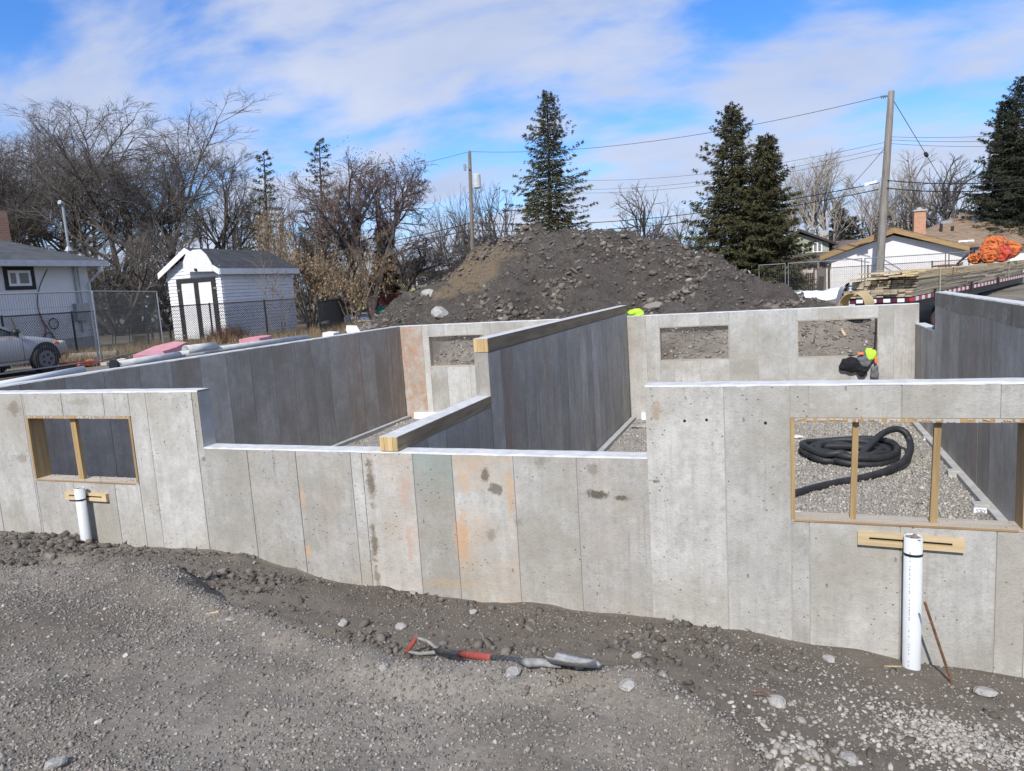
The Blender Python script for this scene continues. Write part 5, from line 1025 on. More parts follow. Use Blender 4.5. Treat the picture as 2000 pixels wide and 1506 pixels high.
for s in (2.2, 7.1, 12.0): mb = MB(); mb.obox(tp(s, -.05, zb_-.05), TD*.03, TS*.03, (0, 0, .16)); P(mb, 'stake_post', M['black_paint'])
mb = MB(); mb.obox(tp(7.0, .2, -.1), TD*.09, TS*.07, (0, 0, .42)); P(mb, 'landing_leg', M['white_paint'])
M['lumber'] = wood('grey_tan_lumber', (.26, .21, .145), (.44, .37, .26), 'x', .8, rnd=.32); M['lumber_new'] = wood('fresh_lumber', (.42, .32, .17), (.60, .48, .29), 'x', .8, rnd=.15)
def boards():
    st = thing('lumber_stack', 'long stack of weathered rough boards strapped on the flatbed trailer', 'lumber', tp(0, TW/2, zb_)); rotm = Matrix.Rotation(math.pi/2-TA, 4, 'Z'); g = random.Random(3); cache = {}
    def bd(s0, s1, a, z, w_, h_, mat):
        key = (round(s1-s0, 1), w_, h_, mat)
        if key not in cache:
            mb = MB(); l = round(s1-s0, 1); mb.box((-l/2, -w_/2, -h_/2), (l/2, w_/2, h_/2)); o = mb.build('board', M[mat], st); cache[key] = o.data
        else: o = link('board', cache[key], M[mat], st)
        c = tp((s0+s1)/2, a, z)-Vector(st.location); o.location = c; o.rotation_euler = (0, g.uniform(-.003, .003), math.pi/2-TA+g.uniform(-.006, .006))
    nl = 11; h = .034; top = .86
    z = zb_+.03; nb = 0
    for l in range(nl):
        z = zb_+.028+l*.0365; rear = (.0 if l < 5 else .62)+g.uniform(-.06, .12); old = 'lumber'
        w_ = .148
        for c in range(10):
            if 1 <= c <= 8 and not (l in (4, 10) or c % 2 == 0): pass
            s0 = rear+g.uniform(-.07, .07)
            if c == 0 or c == 9 or l in (4, 10): bd(s0, s0+3.0, .08+c*.162, z, w_, h, old); nb += 1
            else: bd(s0, s0+.8, .08+c*.162, z, w_, h, old); nb += 1
        s = rear+3.05
        while s < 18.6: e = g.choice((2.4, 3.0, 3.6)); bd(s, s+e, .08+g.uniform(-.02, .02), z, w_, h, old); s += e+.02; nb += 1
    # fresh boards on top, ragged at the rear
    for l in range(5):
        z = zb_+.028+nl*.0365+.012+l*.04
        for c in range(7 if l in (1, 4) else 3):
            s0 = g.uniform(-.1, 1.0)+.12*l; bd(s0, s0+4.8, .09+c*(.2 if l not in (1, 4) else .225), z, .19, .036, 'lumber_new'); nb += 1
        s = 5.1+g.uniform(0, .3); bd(s, s+4.8, .09, z, .19, .036, 'lumber_new'); bd(s+4.9, s+8.2, .09, z, .19, .036, 'lumber_new'); bd(s+8.3, s+11.5, .09, z, .19, .036, 'lumber_new'); bd(s+11.6, s+15.2, .09, z, .19, .036, 'lumber_new'); bd(s, s+4.8, .3, z, .19, .036, 'lumber_new')
    return zb_+.028+nl*.0365+.012+5*.04
ZTOP = boards()
M['strap'] = plain('cream_strap', (.58, .53, .36), .7)
for s, lab in ((2.9, 'cream ratchet strap over the lumber near its rear end'), (14.6, 'cream ratchet strap over the lumber further along')):
    mb = MB()
    for (p, q) in ((tp(s, -.02, zb_-.1), tp(s, -.025, ZTOP+.01)), (tp(s, -.025, ZTOP+.012), tp(s, TW+.03, ZTOP+.012))): mb.bar(p, q, .004 if p.z < ZTOP-.3 else .11, .11 if p.z < ZTOP-.3 else .004, TD if p.z < ZTOP-.3 else (0, 0, 1))
    tag(mb.build('ratchet_strap', M['strap']), lab, 'strap', 'straps over the lumber')
mb = MB()
for k in range(4): mb.tube([tp(4.6+k*.05, .05+.12*k, ZTOP+.02), tp(5.1, .3, ZTOP+.05), tp(5.6-k*.1, .1+.2*k, ZTOP+.03)], .03, 6)
mb.tube([tp(4.5, -.03, ZTOP), tp(4.45, -.04, zb_+.35)], .012, 5); tag(mb.build('binder_chain', M['rust']), 'dark rusty chain heap on top of the lumber', 'chain')
# rolled orange tarps
def tarp(c, r, ln, az, lab, col, seed):
    g = np.random.default_rng(seed); t_ = thing('rolled_tarp', lab, 'tarp', c, 'rolled tarps on the lumber'); d = Vector((math.sin(az), math.cos(az), 0)); s = Vector((d.y, -d.x, 0)); V = []; F = []; nt_ = 48; ph = g.uniform(0, 6.3, 6)
    prof = [(.0, -.5), (.14, -.5), (.28, -.5), (.42, -.5), (.56, -.5), (.70, -.5), (.84, -.5), (.95, -.47), (1., -.38), (.97, -.2), (1.03, 0), (.97, .2), (1., .38), (.9, .48), (0, .5)]
    for (pr_, f) in prof:
        for k in range(nt_):
            t = 2*math.pi*k/nt_; lump = 1+.09*math.sin(2*t+ph[0])+.08*math.sin(5*t+ph[1]+4*f)+.05*math.sin(11*t+ph[2]+9*f)
            ff = f*ln
            if f <= -.47: ff += .045*math.sin(2*math.pi*(pr_*2.2)-t+ph[3])+.03*math.sin(3*t+ph[4]+6*pr_)-.05*(1-pr_)
            rr = r*pr_*lump; V.append(d*ff+s*rr*math.cos(t)*1.1+Vector((0, 0, rr*math.sin(t)*.88)))
    m = len(prof)
    for i in range(m-1):
        for k in range(nt_): F.append((i*nt_+k, i*nt_+(k+1) % nt_, (i+1)*nt_+(k+1) % nt_, (i+1)*nt_+k))
    mb = MB(); mb.add(V, F); mb.build('tarp_roll', col, t_, True)
    for f in (-.28, .25): mb = MB(); mb.tube([d*(f*ln)+s*r*1.16*math.cos(k/12*2*math.pi)+Vector((0, 0, r*.94*math.sin(k/12*2*math.pi))) for k in range(13)], .012, 5); mb.build('tie_rope', col, t_)
M['orange_tarp'] = rough_mat('orange_tarp', (.62, .15, .045), (.80, .26, .09), 5, .7, 9, 1., .16); M['red_tarp'] = rough_mat('red_orange_tarp', (.62, .08, .05), (.72, .13, .08), 5, .7, 9, 1., .16)
for i, (s, a, dz, r, lab, col) in enumerate([(12.2, .3, .24, .28, 'small orange rolled tarp at the left end of the tarp pile', 'orange_tarp'), (13.2, .45, .50, .33, 'orange rolled tarp in the upper left of the tarp pile', 'orange_tarp'), (14.3, .2, .33, .37, 'red-orange rolled tarp at the front of the tarp pile', 'red_tarp'), (15., .5, .78, .38, 'topmost orange rolled tarp of the pile', 'orange_tarp'), (16., .25, .5, .45, 'orange rolled tarp cut by the right picture edge', 'orange_tarp'), (13.3, .9, .2, .24, 'small orange rolled tarp wedged low in the pile', 'orange_tarp')]):
    tarp(tp(s, a, ZTOP+dz*.88), r*.88, 1.0, R(8+7*i % 25), lab, M[col], 40+i)
# ------------------------------------------------------------------ tube, wrapped pallet, snow
c = at(1673, 596, 19.4); t_ = thing('cardboard_form_tube', 'short tan cardboard form tube lying behind the back wall', 'tube', c); d = Vector((.42, .9, 0)).normalized(); s = Vector((d.y, -d.x, 0)); n = 32; V = []; r = .31
for (f, rr) in ((-.3, r), (.3, r), (.3, r-.015), (-.3, r-.015)): V += [d*f+s*rr*math.cos(2*math.pi*k/n)+Vector((0, 0, rr*math.sin(2*math.pi*k/n))) for k in range(n)]
mb = MB(); mb.add(V, [(i*n+k, i*n+(k+1) % n, ((i+1) % 4)*n+(k+1) % n, ((i+1) % 4)*n+k) for i in range(4) for k in range(n)]); mb.build('tube_wall', rough_mat('tan_cardboard', (.44, .33, .16), (.55, .43, .24), 6, .8), t_, False)
def lumpsheet(name, lab, cat, x0, x1, y0, y1, zf, mat, n=40, kind=None):
    X, Y = np.meshgrid(np.linspace(x0, x1, n), np.linspace(y0, y1, n)); Z = zf(X, Y); i = np.arange((n-1)**2); q = (i//(n-1))*n+i % (n-1)
    return tag(npmesh(name, np.stack([X.ravel(), Y.ravel(), Z.ravel()], 1), np.stack([q, q+1, q+n+1, q+n], 1), mat, smooth=True), lab, cat, kind=kind)
a, b = at(1628, 590, 25.), at(1724, 560, 25.)
zt = at(1690, 561, 25.).z
def wrapz(X, Y):
    u = (X-a.x)/(b.x-a.x); v = (Y-24.6)/2.2; e = np.minimum(sstep((u+.02)/.26), sstep((1.15-u)/.2))*sstep((v+.02)/.12)*sstep((1.02-v)/.12)
    b0_ = gz(X, Y, False)-.08; return b0_+(zt-b0_+.10*fbm(X, Y, 1.2, 3, 201)+.03*fbm(X, Y, 5, 3, 202))*e
M['wrap'] = rough_mat('grey_wrap_film', (.36, .38, .41), (.52, .54, .57), 4, .5, 12, .7, .03); M['film'] = rough_mat('white_film', (.70, .72, .74), (.85, .86, .88), 6, .4, 10, .8, .04)
o = lumpsheet('wrapped_pallet', 'grey plastic-wrapped pallet bundle behind the cardboard tube', 'pallet', a.x-.1, b.x+.5, 24.5, 26.9, wrapz, M['wrap'])
mb = MB(); g = random.Random(9)                                    # print marks along the wrap's left slope
for k in range(9):
    q = at(1643+k*1.6, 589-k*4.2, 24.62); mb.obox(q, (.05, 0, .03), (0, .01, 0), (-.02, 0, .05 if k % 2 else .03))
mb.build('print', M['dark_trim'], o)
def filmz(X, Y): return zt+.06+.16*np.clip(fbm(X, Y, 1.6, 4, 211), 0, 1)
lumpsheet('plastic_film', 'crumpled white plastic film on top of the wrapped pallet', 'plastic', at(1655, 560, 25.6).x, at(1728, 560, 25.6).x, 25.0, 26.5, filmz, M['film'], 30)
def snowz(h, seed, cx, cy, rx, ry):
    def f(X, Y):
        d = ((X-cx)/rx)**2+((Y-cy)/ry)**2; return gz(X, Y, False)-.15+(h+.15)*np.clip(1-d, 0, 1)**.6+.16*fbm(X, Y, .9, 4, seed)*np.clip(1-d, 0, 1)
    return f
for i, (px_, py_, Y, rx, ry, h, lab) in enumerate([(1578, 583, 33.0, 1.15, 1.3, .42, 'large melting snow bank in front of the hedge and gate'), (1636, 582, 35.5, 1.0, 1.0, .4, 'dirty snow bank at the corner of the white garage'), (1556, 580, 35.4, .7, .8, .45, 'small snow heap right of the mound, by the fence post'), (690, 628, 33., 2.2, 1.4, .25, 'flat patch of old snow behind the black fence'), (715, 612, 37., 2.5, 1.6, .3, 'old snow patch under the trees by the play structure')]):
    q = at(px_, py_, Y); lumpsheet('snow_bank', lab, 'snow', q.x-rx, q.x+rx, Y-ry, Y+ry, snowz(h, 220+i, q.x, Y, rx, ry), M['snow'], 44)
for i, (x, y, X, r, lab) in enumerate([(640, 653, -9.9, .28, 'white foam block on the ground behind the left wall'), (683, 646, -9.9, .26, 'tilted white foam slab on the ground behind the left wall near the corner')]):
    q = atX(x, y, -9.75); t_ = MB(); t_.box((-.05, -r*.9, 0), (.2, r*.9, .13)); o = tag(t_.build('foam_block', M['white_foam']), lab, 'foam block', 'foam pieces by the left wall'); o.location = (q.x, q.y, q.z-.08); o.rotation_euler = (.35*i, .1, .3+.5*i)
# gate, hedge, bits by the garage
q0, q1 = at(1574, 570, 37.2), at(1589, 570, 37.2); t_ = thing('wooden_gate', 'dark wooden gate panel between the hedge and the garage', 'gate', (q0.x, 37.2, GR)); P = bit(t_)
for k in range(4): mb = MB(); w_ = (q1.x-q0.x)/4; mb.box((q0.x+k*w_, 37.2, GR), (q0.x+(k+1)*w_-.012, 37.23, at(1580, 533, 37.2).z)); P(mb, 'board', plain('dark_gate_wood', (.05, .03, .028), .85))
for i, (x, lab) in enumerate(((1598, 'dark plank leaning on the garage pier, left'), (1603, 'dark plank leaning on the garage pier, right'))): mb = MB(); mb.bar(at(x, 572, 39.3), at(x+4, 540, 39.8), .14, .04); tag(mb.build('leaning_plank', M['dark_trim']), lab, 'plank', 'planks leaning on the garage')
# ------------------------------------------------------------------ silver car
def car():
    w0 = on(93, 727, GR); xs_ = w0.x; yw = w0.y; half = .88
    t_ = thing('silver_sedan', 'silver sedan parked behind the temporary fence, front wheel showing', 'car', (xs_-half, yw, GR)); 
    paint = plain('silver_paint', (.36, .355, .36), .28, .35, var=.03); yf = .82
    # stations along the car (y forward): (y, bottom, shoulder z, top z, half width, top half width)
    S = [(-4.0, .42, .62, .78, .62, .5), (-3.85, .3, .72, .95, .80, .62), (-3.2, .24, .78, 1.0, .87, .70), (-2.2, .22, .80, .96, .885, .76), (-1.2, .22, .80, .95, .885, .77), (-.7, .22, .79, .95, .885, .77), (-.45, .22, .78, .93, .885, .76), (0., .24, .76, .86, .88, .74), (.4, .26, .72, .79, .86, .70), (.68, .30, .64, .70, .80, .62), (.82, .36, .52, .58, .66, .5)]
    V = []; n = 12
    for (y, zb, zs, zt, hw, tw) in S:
        ring = [(hw*.9, zb), (hw, zb+.15), (hw+.0, (zb+zs)/2), (hw*.985, zs), (tw, zt-.01), (tw*.5, zt+.02)]
        for (x, z) in ring: V.append((x, y, z))
        for (x, z) in reversed(ring): V.append((-x, y, z))
    m = len(S); F = [(i*n+k, i*n+(k+1) % n, (i+1)*n+(k+1) % n, (i+1)*n+k) for i in range(m-1) for k in range(n)]+[tuple(range(n)), tuple((m-1)*n+k for k in range(n-1, -1, -1))]
    mb = MB(); mb.add(V, F); b = mb.build('body', paint, t_, True); sb = b.modifiers.new('s', 'SUBSURF'); sb.levels = 1; sb.render_levels = 2
    G = [(-3.35, .96, .70), (-2.75, 1.38, .56), (-2.0, 1.44, .57), (-1.35, 1.40, .56), (-.45, .93, .72)]; V = []
    for (y, z, hw) in G: V += [(hw, y, z), (-hw, y, z)]
    B_ = [(-3.35, .9, .72), (-.45, .86, .74)]; k0 = len(V)
    for (y, z, hw) in B_: V += [(hw, y, z), (-hw, y, z)]
    mb = MB(); mb.add(V, [(0, 2, 3, 1), (2, 4, 5, 3), (4, 6, 7, 5), (6, 8, 9, 7), (0, 10, 12, 8, 6, 4, 2), (1, 3, 5, 7, 9, 13, 11), (0, 1, 11, 10), (8, 12, 13, 9)]); mb.build('greenhouse', M['glass'], t_)
    mb = MB()
    for s in (1, -1):
        for (p, q) in (((.735*s, -.42, .93), (.575*s, -1.36, 1.41)), ((.575*s, -1.36, 1.415), (.575*s, -2.75, 1.40)), ((.58*s, -2.75, 1.39), (.71*s, -3.38, .95)), ((.69*s, -1.9, .95), (.575*s, -1.95, 1.43))): mb.bar(p, q, .07, .055)
    mb.box((-.55, -2.72, 1.40), (.55, -1.38, 1.455)); mb.build('roof', paint, t_)
    for s in (1, -1):
        for y in (0., -2.65):
            mb = MB(); c = Vector((s*.835, y, .315)); mb.tube([c-Vector((.1, 0, 0)), c-Vector((.09, 0, 0)), c+Vector((.085, 0, 0)), c+Vector((.1, 0, 0))], [.28, .315, .315, .28], 24); w_ = mb.build('wheel', M['rubber'], t_)
            mb = MB(); mb.tube([c+Vector((s*.06, 0, 0)), c+Vector((s*.103, 0, 0))], [.2, .2], 20); rm = mb.build('rim', plain('dark_steel_rim', (.16, .16, .165), .5, .3), w_)
            mb = MB()
            for k in range(5): t = 2*math.pi*k/5; mb.tube([c+Vector((s*.105, .1*math.cos(t), .1*math.sin(t))), c+Vector((s*.112, .1*math.cos(t), .1*math.sin(t)))], .035, 8)
            mb.build('wheel_hole', M['black_plastic'], w_)
            mb = MB(); n2 = 22; a = [(s*.889, y+.385*math.cos(math.pi*k/n2-.12), .33+.385*math.sin(math.pi*k/n2*1.06-.1)) for k in range(n2+1)]; mb.prism(a, (-s*.32, 0, 0)); mb.build('wheel_arch', M['black_plastic'], t_)
    mb = MB(); mb.tube([(.80, .42, .66), (.73, .6, .64), (.62, .72, .6)], [.05, .075, .05], 8); mb.build('headlight', plain('clear_lens', (.5, .47, .44), .15), t_, True); mb = MB(); mb.tube([(.84, .30, .68), (.81, .42, .67)], [.03, .04], 6); mb.build('indicator', plain('orange_lens', (.7, .18, .04), .3), t_)
    mb = MB(); mb.tube([(.74, -.62, .98), (.86, -.62, 1.0), (.93, -.6, 1.0)], [.03, .08, .06], 8); mb.build('mirror', M['black_plastic'], t_, True)
    mb = MB(); mb.box((.882, -2.25, .27), (.90, -.42, .33)); mb.build('sill_trim', paint, t_)
    for y in (-.5, -1.75): mb = MB(); mb.box((.884, y-.004, .30), (.8895, y+.004, .82)); mb.build('door_gap', M['black_plastic'], t_)
    for y in (-1.55, -2.6): mb = MB(); mb.tube([(.895, y, .80), (.91, y-.08, .805), (.895, y-.16, .80)], .014, 6); mb.build('door_handle', paint, t_)
car()
# ------------------------------------------------------------------ pipes and foam lying along the left wall
zq = .62
def lying(p, q, r, lab, mt, hollow=True):
    mb = MB(); n = 16; p, q = Vector(p), Vector(q); d = (q-p).normalized(); u = d.cross(Vector((0, 0, 1))).normalized(); v = u.cross(d); V = []
    for (c, rr) in ((p, r), (q, r), (q, r*.9), (p, r*.9)): V += [c+(u*math.cos(2*math.pi*k/n)+v*math.sin(2*math.pi*k/n))*rr for k in range(n)]
    mb.add(V, [(i*n+k, i*n+(k+1) % n, ((i+1) % 4)*n+(k+1) % n, ((i+1) % 4)*n+k) for i in range(4) for k in range(n)]); tag(mb.build('plastic_pipe', M[mt], None, True), lab, 'pipe', 'pipes lying along the left wall')
def ax2(x, y): return atX(x, y, -9.42)
M['grey_pipe'] = rough_mat('dusty_white_pipe', (.42, .42, .41), (.62, .62, .60), 6, .6)
a, b = ax2(222, 714), ax2(358, 692); lying(a, b, .06, 'grey-white pipe with open black end lying along the left wall', 'grey_pipe'); o = MB().tube([a-(b-a).normalized()*.01, a+(b-a).normalized()*.03], .09, 14).build('pipe_cap', M['black_plastic']); tag(o, 'black open socket of the lying white pipe', 'pipe end')
lying(ax2(-40, 760), ax2(163, 721), .05, 'white pipe lying along the left wall near the car', 'white_pvc'); lying(ax2(350, 693), ax2(600, 659), .06, 'thin white pipe lying along the far half of the left wall', 'grey_pipe'); lying(ax2(362, 684), ax2(420, 677), .08, 'short grey pipe beside the pink foam', 'grey_pipe')
mb = MB(); p, q = atX(-60, 768, -9.75), atX(400, 690, -9.75); mb.box((-10.0, p.y, .30), (-9.5, q.y+6, .52)); tag(mb.build('timber_ledge', M['con_plain']), 'grey concrete strip of ground outside the left wall', 'concrete strip')
def slab(x, y, X, lx, ly, h, rz, lab, ry=0, rx=0):
    q = atX(x, y, X); mb = MB(); n = 6; V = []; g = random.Random(x)
    mb.prism([(-lx/2+g.uniform(-.05, .05), -ly/2, 0), (lx/2, -ly/2+g.uniform(-.08, .08), 0), (lx/2+.04, 0, 0), (lx/2-.06, ly/2, 0), (-lx/2+.05, ly/2+.06, 0), (-lx/2-.05, .1, 0)], (0, 0, h)); o = tag(mb.build('foam_board', M['pink_foam']), lab, 'foam board', 'pink foam boards by the left wall'); o.location = q; o.rotation_euler = (rx, ry, rz)
slab(322, 694, -10.6, .42, .95, .15, .15, 'large pink foam insulation board behind the left wall', 0.05, .12); slab(505, 671, -10.6, .4, .75, .14, .2, 'smaller pink foam board further along the left wall', 0, .02)
slab(296, 699, -10.3, .35, .5, .08, .5, 'thin pink foam offcut in front of the larger board', .1, .05)
# garden things behind the black fence
def chair(q, rz, lab):
    t_ = thing('patio_chair', lab, 'chair', q, None, rz); mb = MB(); w_, d_ = .27, .27
    for s in (-1, 1):
        mb = MB(); mb.tube([(s*w_, -d_-.05, 0), (s*w_, -d_-.05, .62), (s*w_, d_, .62), (s*w_, d_+.03, 0)], .016, 6); mb.build('leg_frame', M['black_paint'], t_)
    mb = MB(); mb.box((-w_, -d_, .40), (w_, d_, .425)); mb.build('seat', M['black_paint'], t_); mb = MB(); mb.prism([(-w_, d_-.03, .42), (w_, d_-.03, .42), (w_, d_+.14, 1.0), (-w_, d_+.14, 1.0)], (0, .025, 0)); mb.build('backrest', M['black_paint'], t_)
chair(on(240, 672, GR), 2.6, 'black metal patio chair behind the fence left of the shed'); q = atX(22, 668, -19.6); chair((q.x, q.y, GR), 2.2, 'black metal patio chair between the car and the house')
def bench(q):
    t_ = thing('dark_bench', 'low dark garden table behind the fence post left of the shed', 'table', q)
    for x in (-.45, .45):
        for y in (-.2, .2): mb = MB(); mb.box((x-.03, y-.03, 0), (x+.03, y+.03, .62)); mb.build('leg', M['dark_trim'], t_)
    for k in range(4): mb = MB(); mb.box((-.55, -.26+k*.135, .62), (.55, -.26+k*.135+.12, .66)); mb.build('slat', M['dark_trim'], t_)
bench(on(325, 668, GR))
for i, (x, y, s, h, col, lab, nm, ct) in enumerate([(275, 672, .32, .32, (.55, .36, .16), 'tan cardboard box on the ground behind the fence', 'cardboard_box', 'box'), (272, 684, .36, .13, (.03, .2, .5), 'blue folded tarp below the tan box', 'folded_tarp', 'tarp'), (168, 668, .4, .06, (.5, .4, .25), 'tan plank scrap on the ground by the house corner', 'plank_scrap', 'plank'), (238, 706, .2, .1, (.75, .68, .68), 'small pale plastic bag beside the temporary fence foot', 'plastic_bag', 'bag')]):
    q = on(x, y, GR); o = rock(nm, plain(nm+'_colour', col, .8), s*.5, 500+i, (1.3, .8, h/s)) if i != 0 else MB().box((-s/2, -s/2, 0), (s/2, s/2, h)).build(nm, plain(nm+'_colour', col, .8)); o.location = (q.x, q.y, GR+(.02 if i == 0 else h*.4)); o.rotation_euler = (0, 0, .4*i); tag(o, lab, ct)
mb = MB(); p, q = on(140, 706, GR), on(232, 700, GR); mb.tube([p+Vector((0, 0, .12)), q+Vector((0, 0, .12))], .11, 10); tag(mb.build('landscape_timber', M['pole']), 'weathered round timber lying on the grass edge', 'timber')
mb = MB(); g = random.Random(4); c = on(160, 716, GR); pts = []
for k in range(70): pts.append((c.x+.45*math.sin(k*.9+g.random()), c.y+.35*math.cos(k*1.3+g.random()), GR+.04+.10*g.random()))
mb.tube(pts, .016, 5); tag(mb.build('orange_cord', plain('orange_cord', (.62, .17, .07), .6)), 'tangled orange cord heap beside the car nose', 'cord')
# ------------------------------------------------------------------ trees
def seg_mesh(name, S, mat, parent, loc):
    """S: rows x0 y0 z0 r0 x1 y1 z1 r1 -> open tapered prisms, more sides for thick wood"""
    S = np.array(S, float); Vs, Fs = [], []; base = 0
    for lo, hi, n in ((0, .02, 3), (.02, .07, 5), (.07, 9, 8)):
        Q = S[(S[:, 3] >= lo) & (S[:, 3] < hi)]
        if not len(Q): continue
        A, B = Q[:, :3], Q[:, 4:7]; d = B-A; d /= np.maximum(np.linalg.norm(d, axis=1), 1e-9)[:, None]
        ref = np.where(np.abs(d[:, 2:3]) < .9, np.array([[0, 0, 1.]]), np.array([[1., 0, 0]])); u = np.cross(d, ref); u /= np.linalg.norm(u, axis=1)[:, None]; v = np.cross(d, u)
        rings = []
        for P_, rr in ((A, Q[:, 3]), (B, Q[:, 7])):
            for k in range(n): t = 2*math.pi*k/n; rings.append(P_+(u*math.cos(t)+v*math.sin(t))*rr[:, None])
        V = np.stack(rings, 1).reshape(-1, 3); b = (np.arange(len(Q))*2*n)[:, None]+base
        Fs.append(np.concatenate([b+np.array([[k, (k+1) % n, n+(k+1) % n, n+k]]) for k in range(n)])); Vs.append(V); base += len(V)
    o = npmesh(name, np.concatenate(Vs), np.concatenate(Fs), mat, parent); return o
def grow(seed, stems, levels, trunk=None):
    """stems: (base, dir, length, radius). levels: per level (children, length ratio, angle, up-bias, wander)"""
    g = random.Random(seed); S = []; tips = []
    def rv(): return Vector((g.gauss(0, 1), g.gauss(0, 1), g.gauss(0, 1)))
    def br(p, d, ln, r, lv):
        last = lv >= len(levels); n = 6 if lv == 0 else (5 if lv == 1 else (3 if not last else 2)); up, wn = (levels[lv][3], levels[lv][4]) if not last else (.06, .22)
        pts = []; rr = r; p = p.copy(); d = d.normalized(); r1 = r*(.45 if not last else .4)
        for i in range(n):
            d = (d+rv()*wn*(.5 if lv == 0 else .6)+Vector((0, 0, up))).normalized(); q = p+d*(ln/n); r2 = r+(r1-r)*(i+1)/n
            S.append((p.x, p.y, p.z, rr, q.x, q.y, q.z, r2)); pts.append((p.copy(), q.copy(), d.copy(), rr)); p, rr = q, r2
        if last: tips.append((p.copy(), d.copy())); return
        nc, lr, ang, _, _ = levels[lv]
        for c in range(nc):
            t = (.3 if lv else .45)+(.7 if lv else .55)*(c+g.random())/nc; i = min(n-1, int(t*n)); a, b, dd, r0 = pts[i]; q = a.lerp(b, t*n-i if t*n-i <= 1 else 1)
            ax = dd.cross(rv()).normalized(); nd = Matrix.Rotation(R(ang)*g.uniform(.65, 1.25), 3, ax) @ dd
            br(q, nd, ln*lr*g.uniform(.65, 1.2)*(1.1-.35*t), max(r0*.58, .0085) if lv < len(levels)-1 else max(r0*.5, .0085), lv+1)
    for (b, d, ln, r) in stems: br(Vector(b), Vector(d), ln, r, 0)
    return S, tips
def fit(S, tips, h, wd):
    A = np.array(S); z = max(np.percentile(A[:, 6], 99.7), 1e-3); x = np.percentile(np.abs(A[:, [4, 5]]), 98.5); sx, sz = wd/2/x, h/z; sr = (sx*sz)**.5
    A[:, [0, 1, 4, 5]] *= sx; A[:, [2, 6]] *= sz; k = .86*h
    for c_ in (2, 6): A[:, c_] = np.where(A[:, c_] > k, k+(A[:, c_]-k)*.55, A[:, c_])
    return A, [(Vector((p.x*sx, p.y*sx, p.z*sz)), d) for p, d in tips]
def bark(name, c1, c2): return rough_mat(name, c1, c2, 3, .95, 20, .7, .03, (1, 1, .3))
M['bark_dark'] = bark('dark_bark', (.055, .046, .039), (.12, .103, .087)); M['twig'] = bark('brown_twigs', (.095, .082, .072), (.175, .154, .136)); M['twig_red'] = bark('purplish_twigs', (.10, .075, .072), (.18, .14, .132)); M['bark_grey'] = bark('grey_bark', (.075, .064, .056), (.14, .122, .108)); M['bark_pale'] = bark('pale_poplar_bark', (.26, .225, .18), (.42, .37, .31)); M['bark_red'] = bark('reddish_bark', (.065, .050, .048), (.12, .098, .094)); M['bark_tan'] = bark('tan_stems', (.17, .13, .09), (.29, .23, .16))
def tree(lab, px0, py0, Y, ptop, wd, stems, levels, seed, mat, name='bare_tree', group='bare trees', mesh=None, ground=GR):
    b = at(px0, py0, Y); top = at(ptop[0], ptop[1], Y); h = top.z-ground; t_ = thing(name, lab, 'tree', (b.x, Y, ground), group)
    if mesh is not None: o = link('branches', mesh[0], None, t_); o.scale = (wd/mesh[1], wd/mesh[1], h/mesh[2]); o.rotation_euler = (0, 0, seed); return t_, None
    S, tips = grow(seed, stems, levels); A, tips = fit(S, tips, h, wd)
    thick = A[:, 3] > .06
    if thick.any(): seg_mesh('trunk', A[thick], M[mat], t_, None)
    o = seg_mesh('branches', A[~thick], M[{'bark_dark': 'twig', 'bark_red': 'twig_red'}.get(mat, mat)], t_, None); return t_, (o, tips)
LVb = [(9, .62, 42, .06, .16), (8, .55, 42, .06, .22), (7, .55, 44, .05, .25), (6, .62, 42, .06, .25)]
LVm = [(8, .62, 42, .06, .16), (7, .55, 42, .05, .22), (6, .55, 42, .04, .25), (5, .6, 40, .05, .25)]
mult = lambda n, sp, ln, r, sd_: [((math.cos(k*6.28/n+sd_)*.15, math.sin(k*6.28/n+sd_)*.15, 0), (math.cos(k*6.28/n+sd_)*sp, math.sin(k*6.28/n+sd_)*sp, 1), ln*(1-.08*k), r) for k in range(n)]
big1, _ = tree('huge bare spreading tree behind the house at the far left', 60, 560, 33, (120, 146), 17.5, mult(4, .42, 9, .2, .3), LVb, 1, 'bark_dark')
big2, _ = tree('large bare tree rising behind the left end of the shed', 262, 560, 33, (250, 148), 13., mult(3, .34, 9, .2, 1.4), LVb, 2, 'bark_dark')
tree('bare tree with thin upright limbs just behind the shed roof', 330, 560, 34, (345, 262), 10., mult(4, .5, 7, .14, .9), LVm, 3, 'bark_dark')
tree('bare tree with forked black trunk between shed and slim spruces', 415, 560, 36, (450, 268), 8, [((0, 0, 0), (.22, 0, 1), 8, .19), ((.1, 0, 1), (.5, .3, 1), 6, .13)], LVm, 4, 'bark_dark')
tree('bare tangled tree at the left picture edge above the house', -60, 560, 30, (-20, 168), 13, mult(4, .5, 8, .18, 2.2), LVb, 5, 'bark_dark')
tree('low tangle of leaning bare limbs behind the garden chair', 225, 600, 29, (240, 420), 8.5, mult(5, .9, 5, .12, .1), LVm, 6, 'bark_dark')
for src_, x, Y, sc_, rz, lab in ((big1, 190, 39, (.95, .95, .98), 2.1, 'bare tree filling the gap between the two largest left trees'), (big2, 10, 40, (1.1, 1.1, 1.12), 1.2, 'bare tree farther back behind the left house roof')):
    q = at(x, 560, Y); n_ = thing('bare_tree', lab, 'tree', (q.x, Y, GR), 'bare trees', rz); n_.scale = sc_
    for ch in list(src_.children): link(ch.name.split('.')[0], ch.data, None, n_)
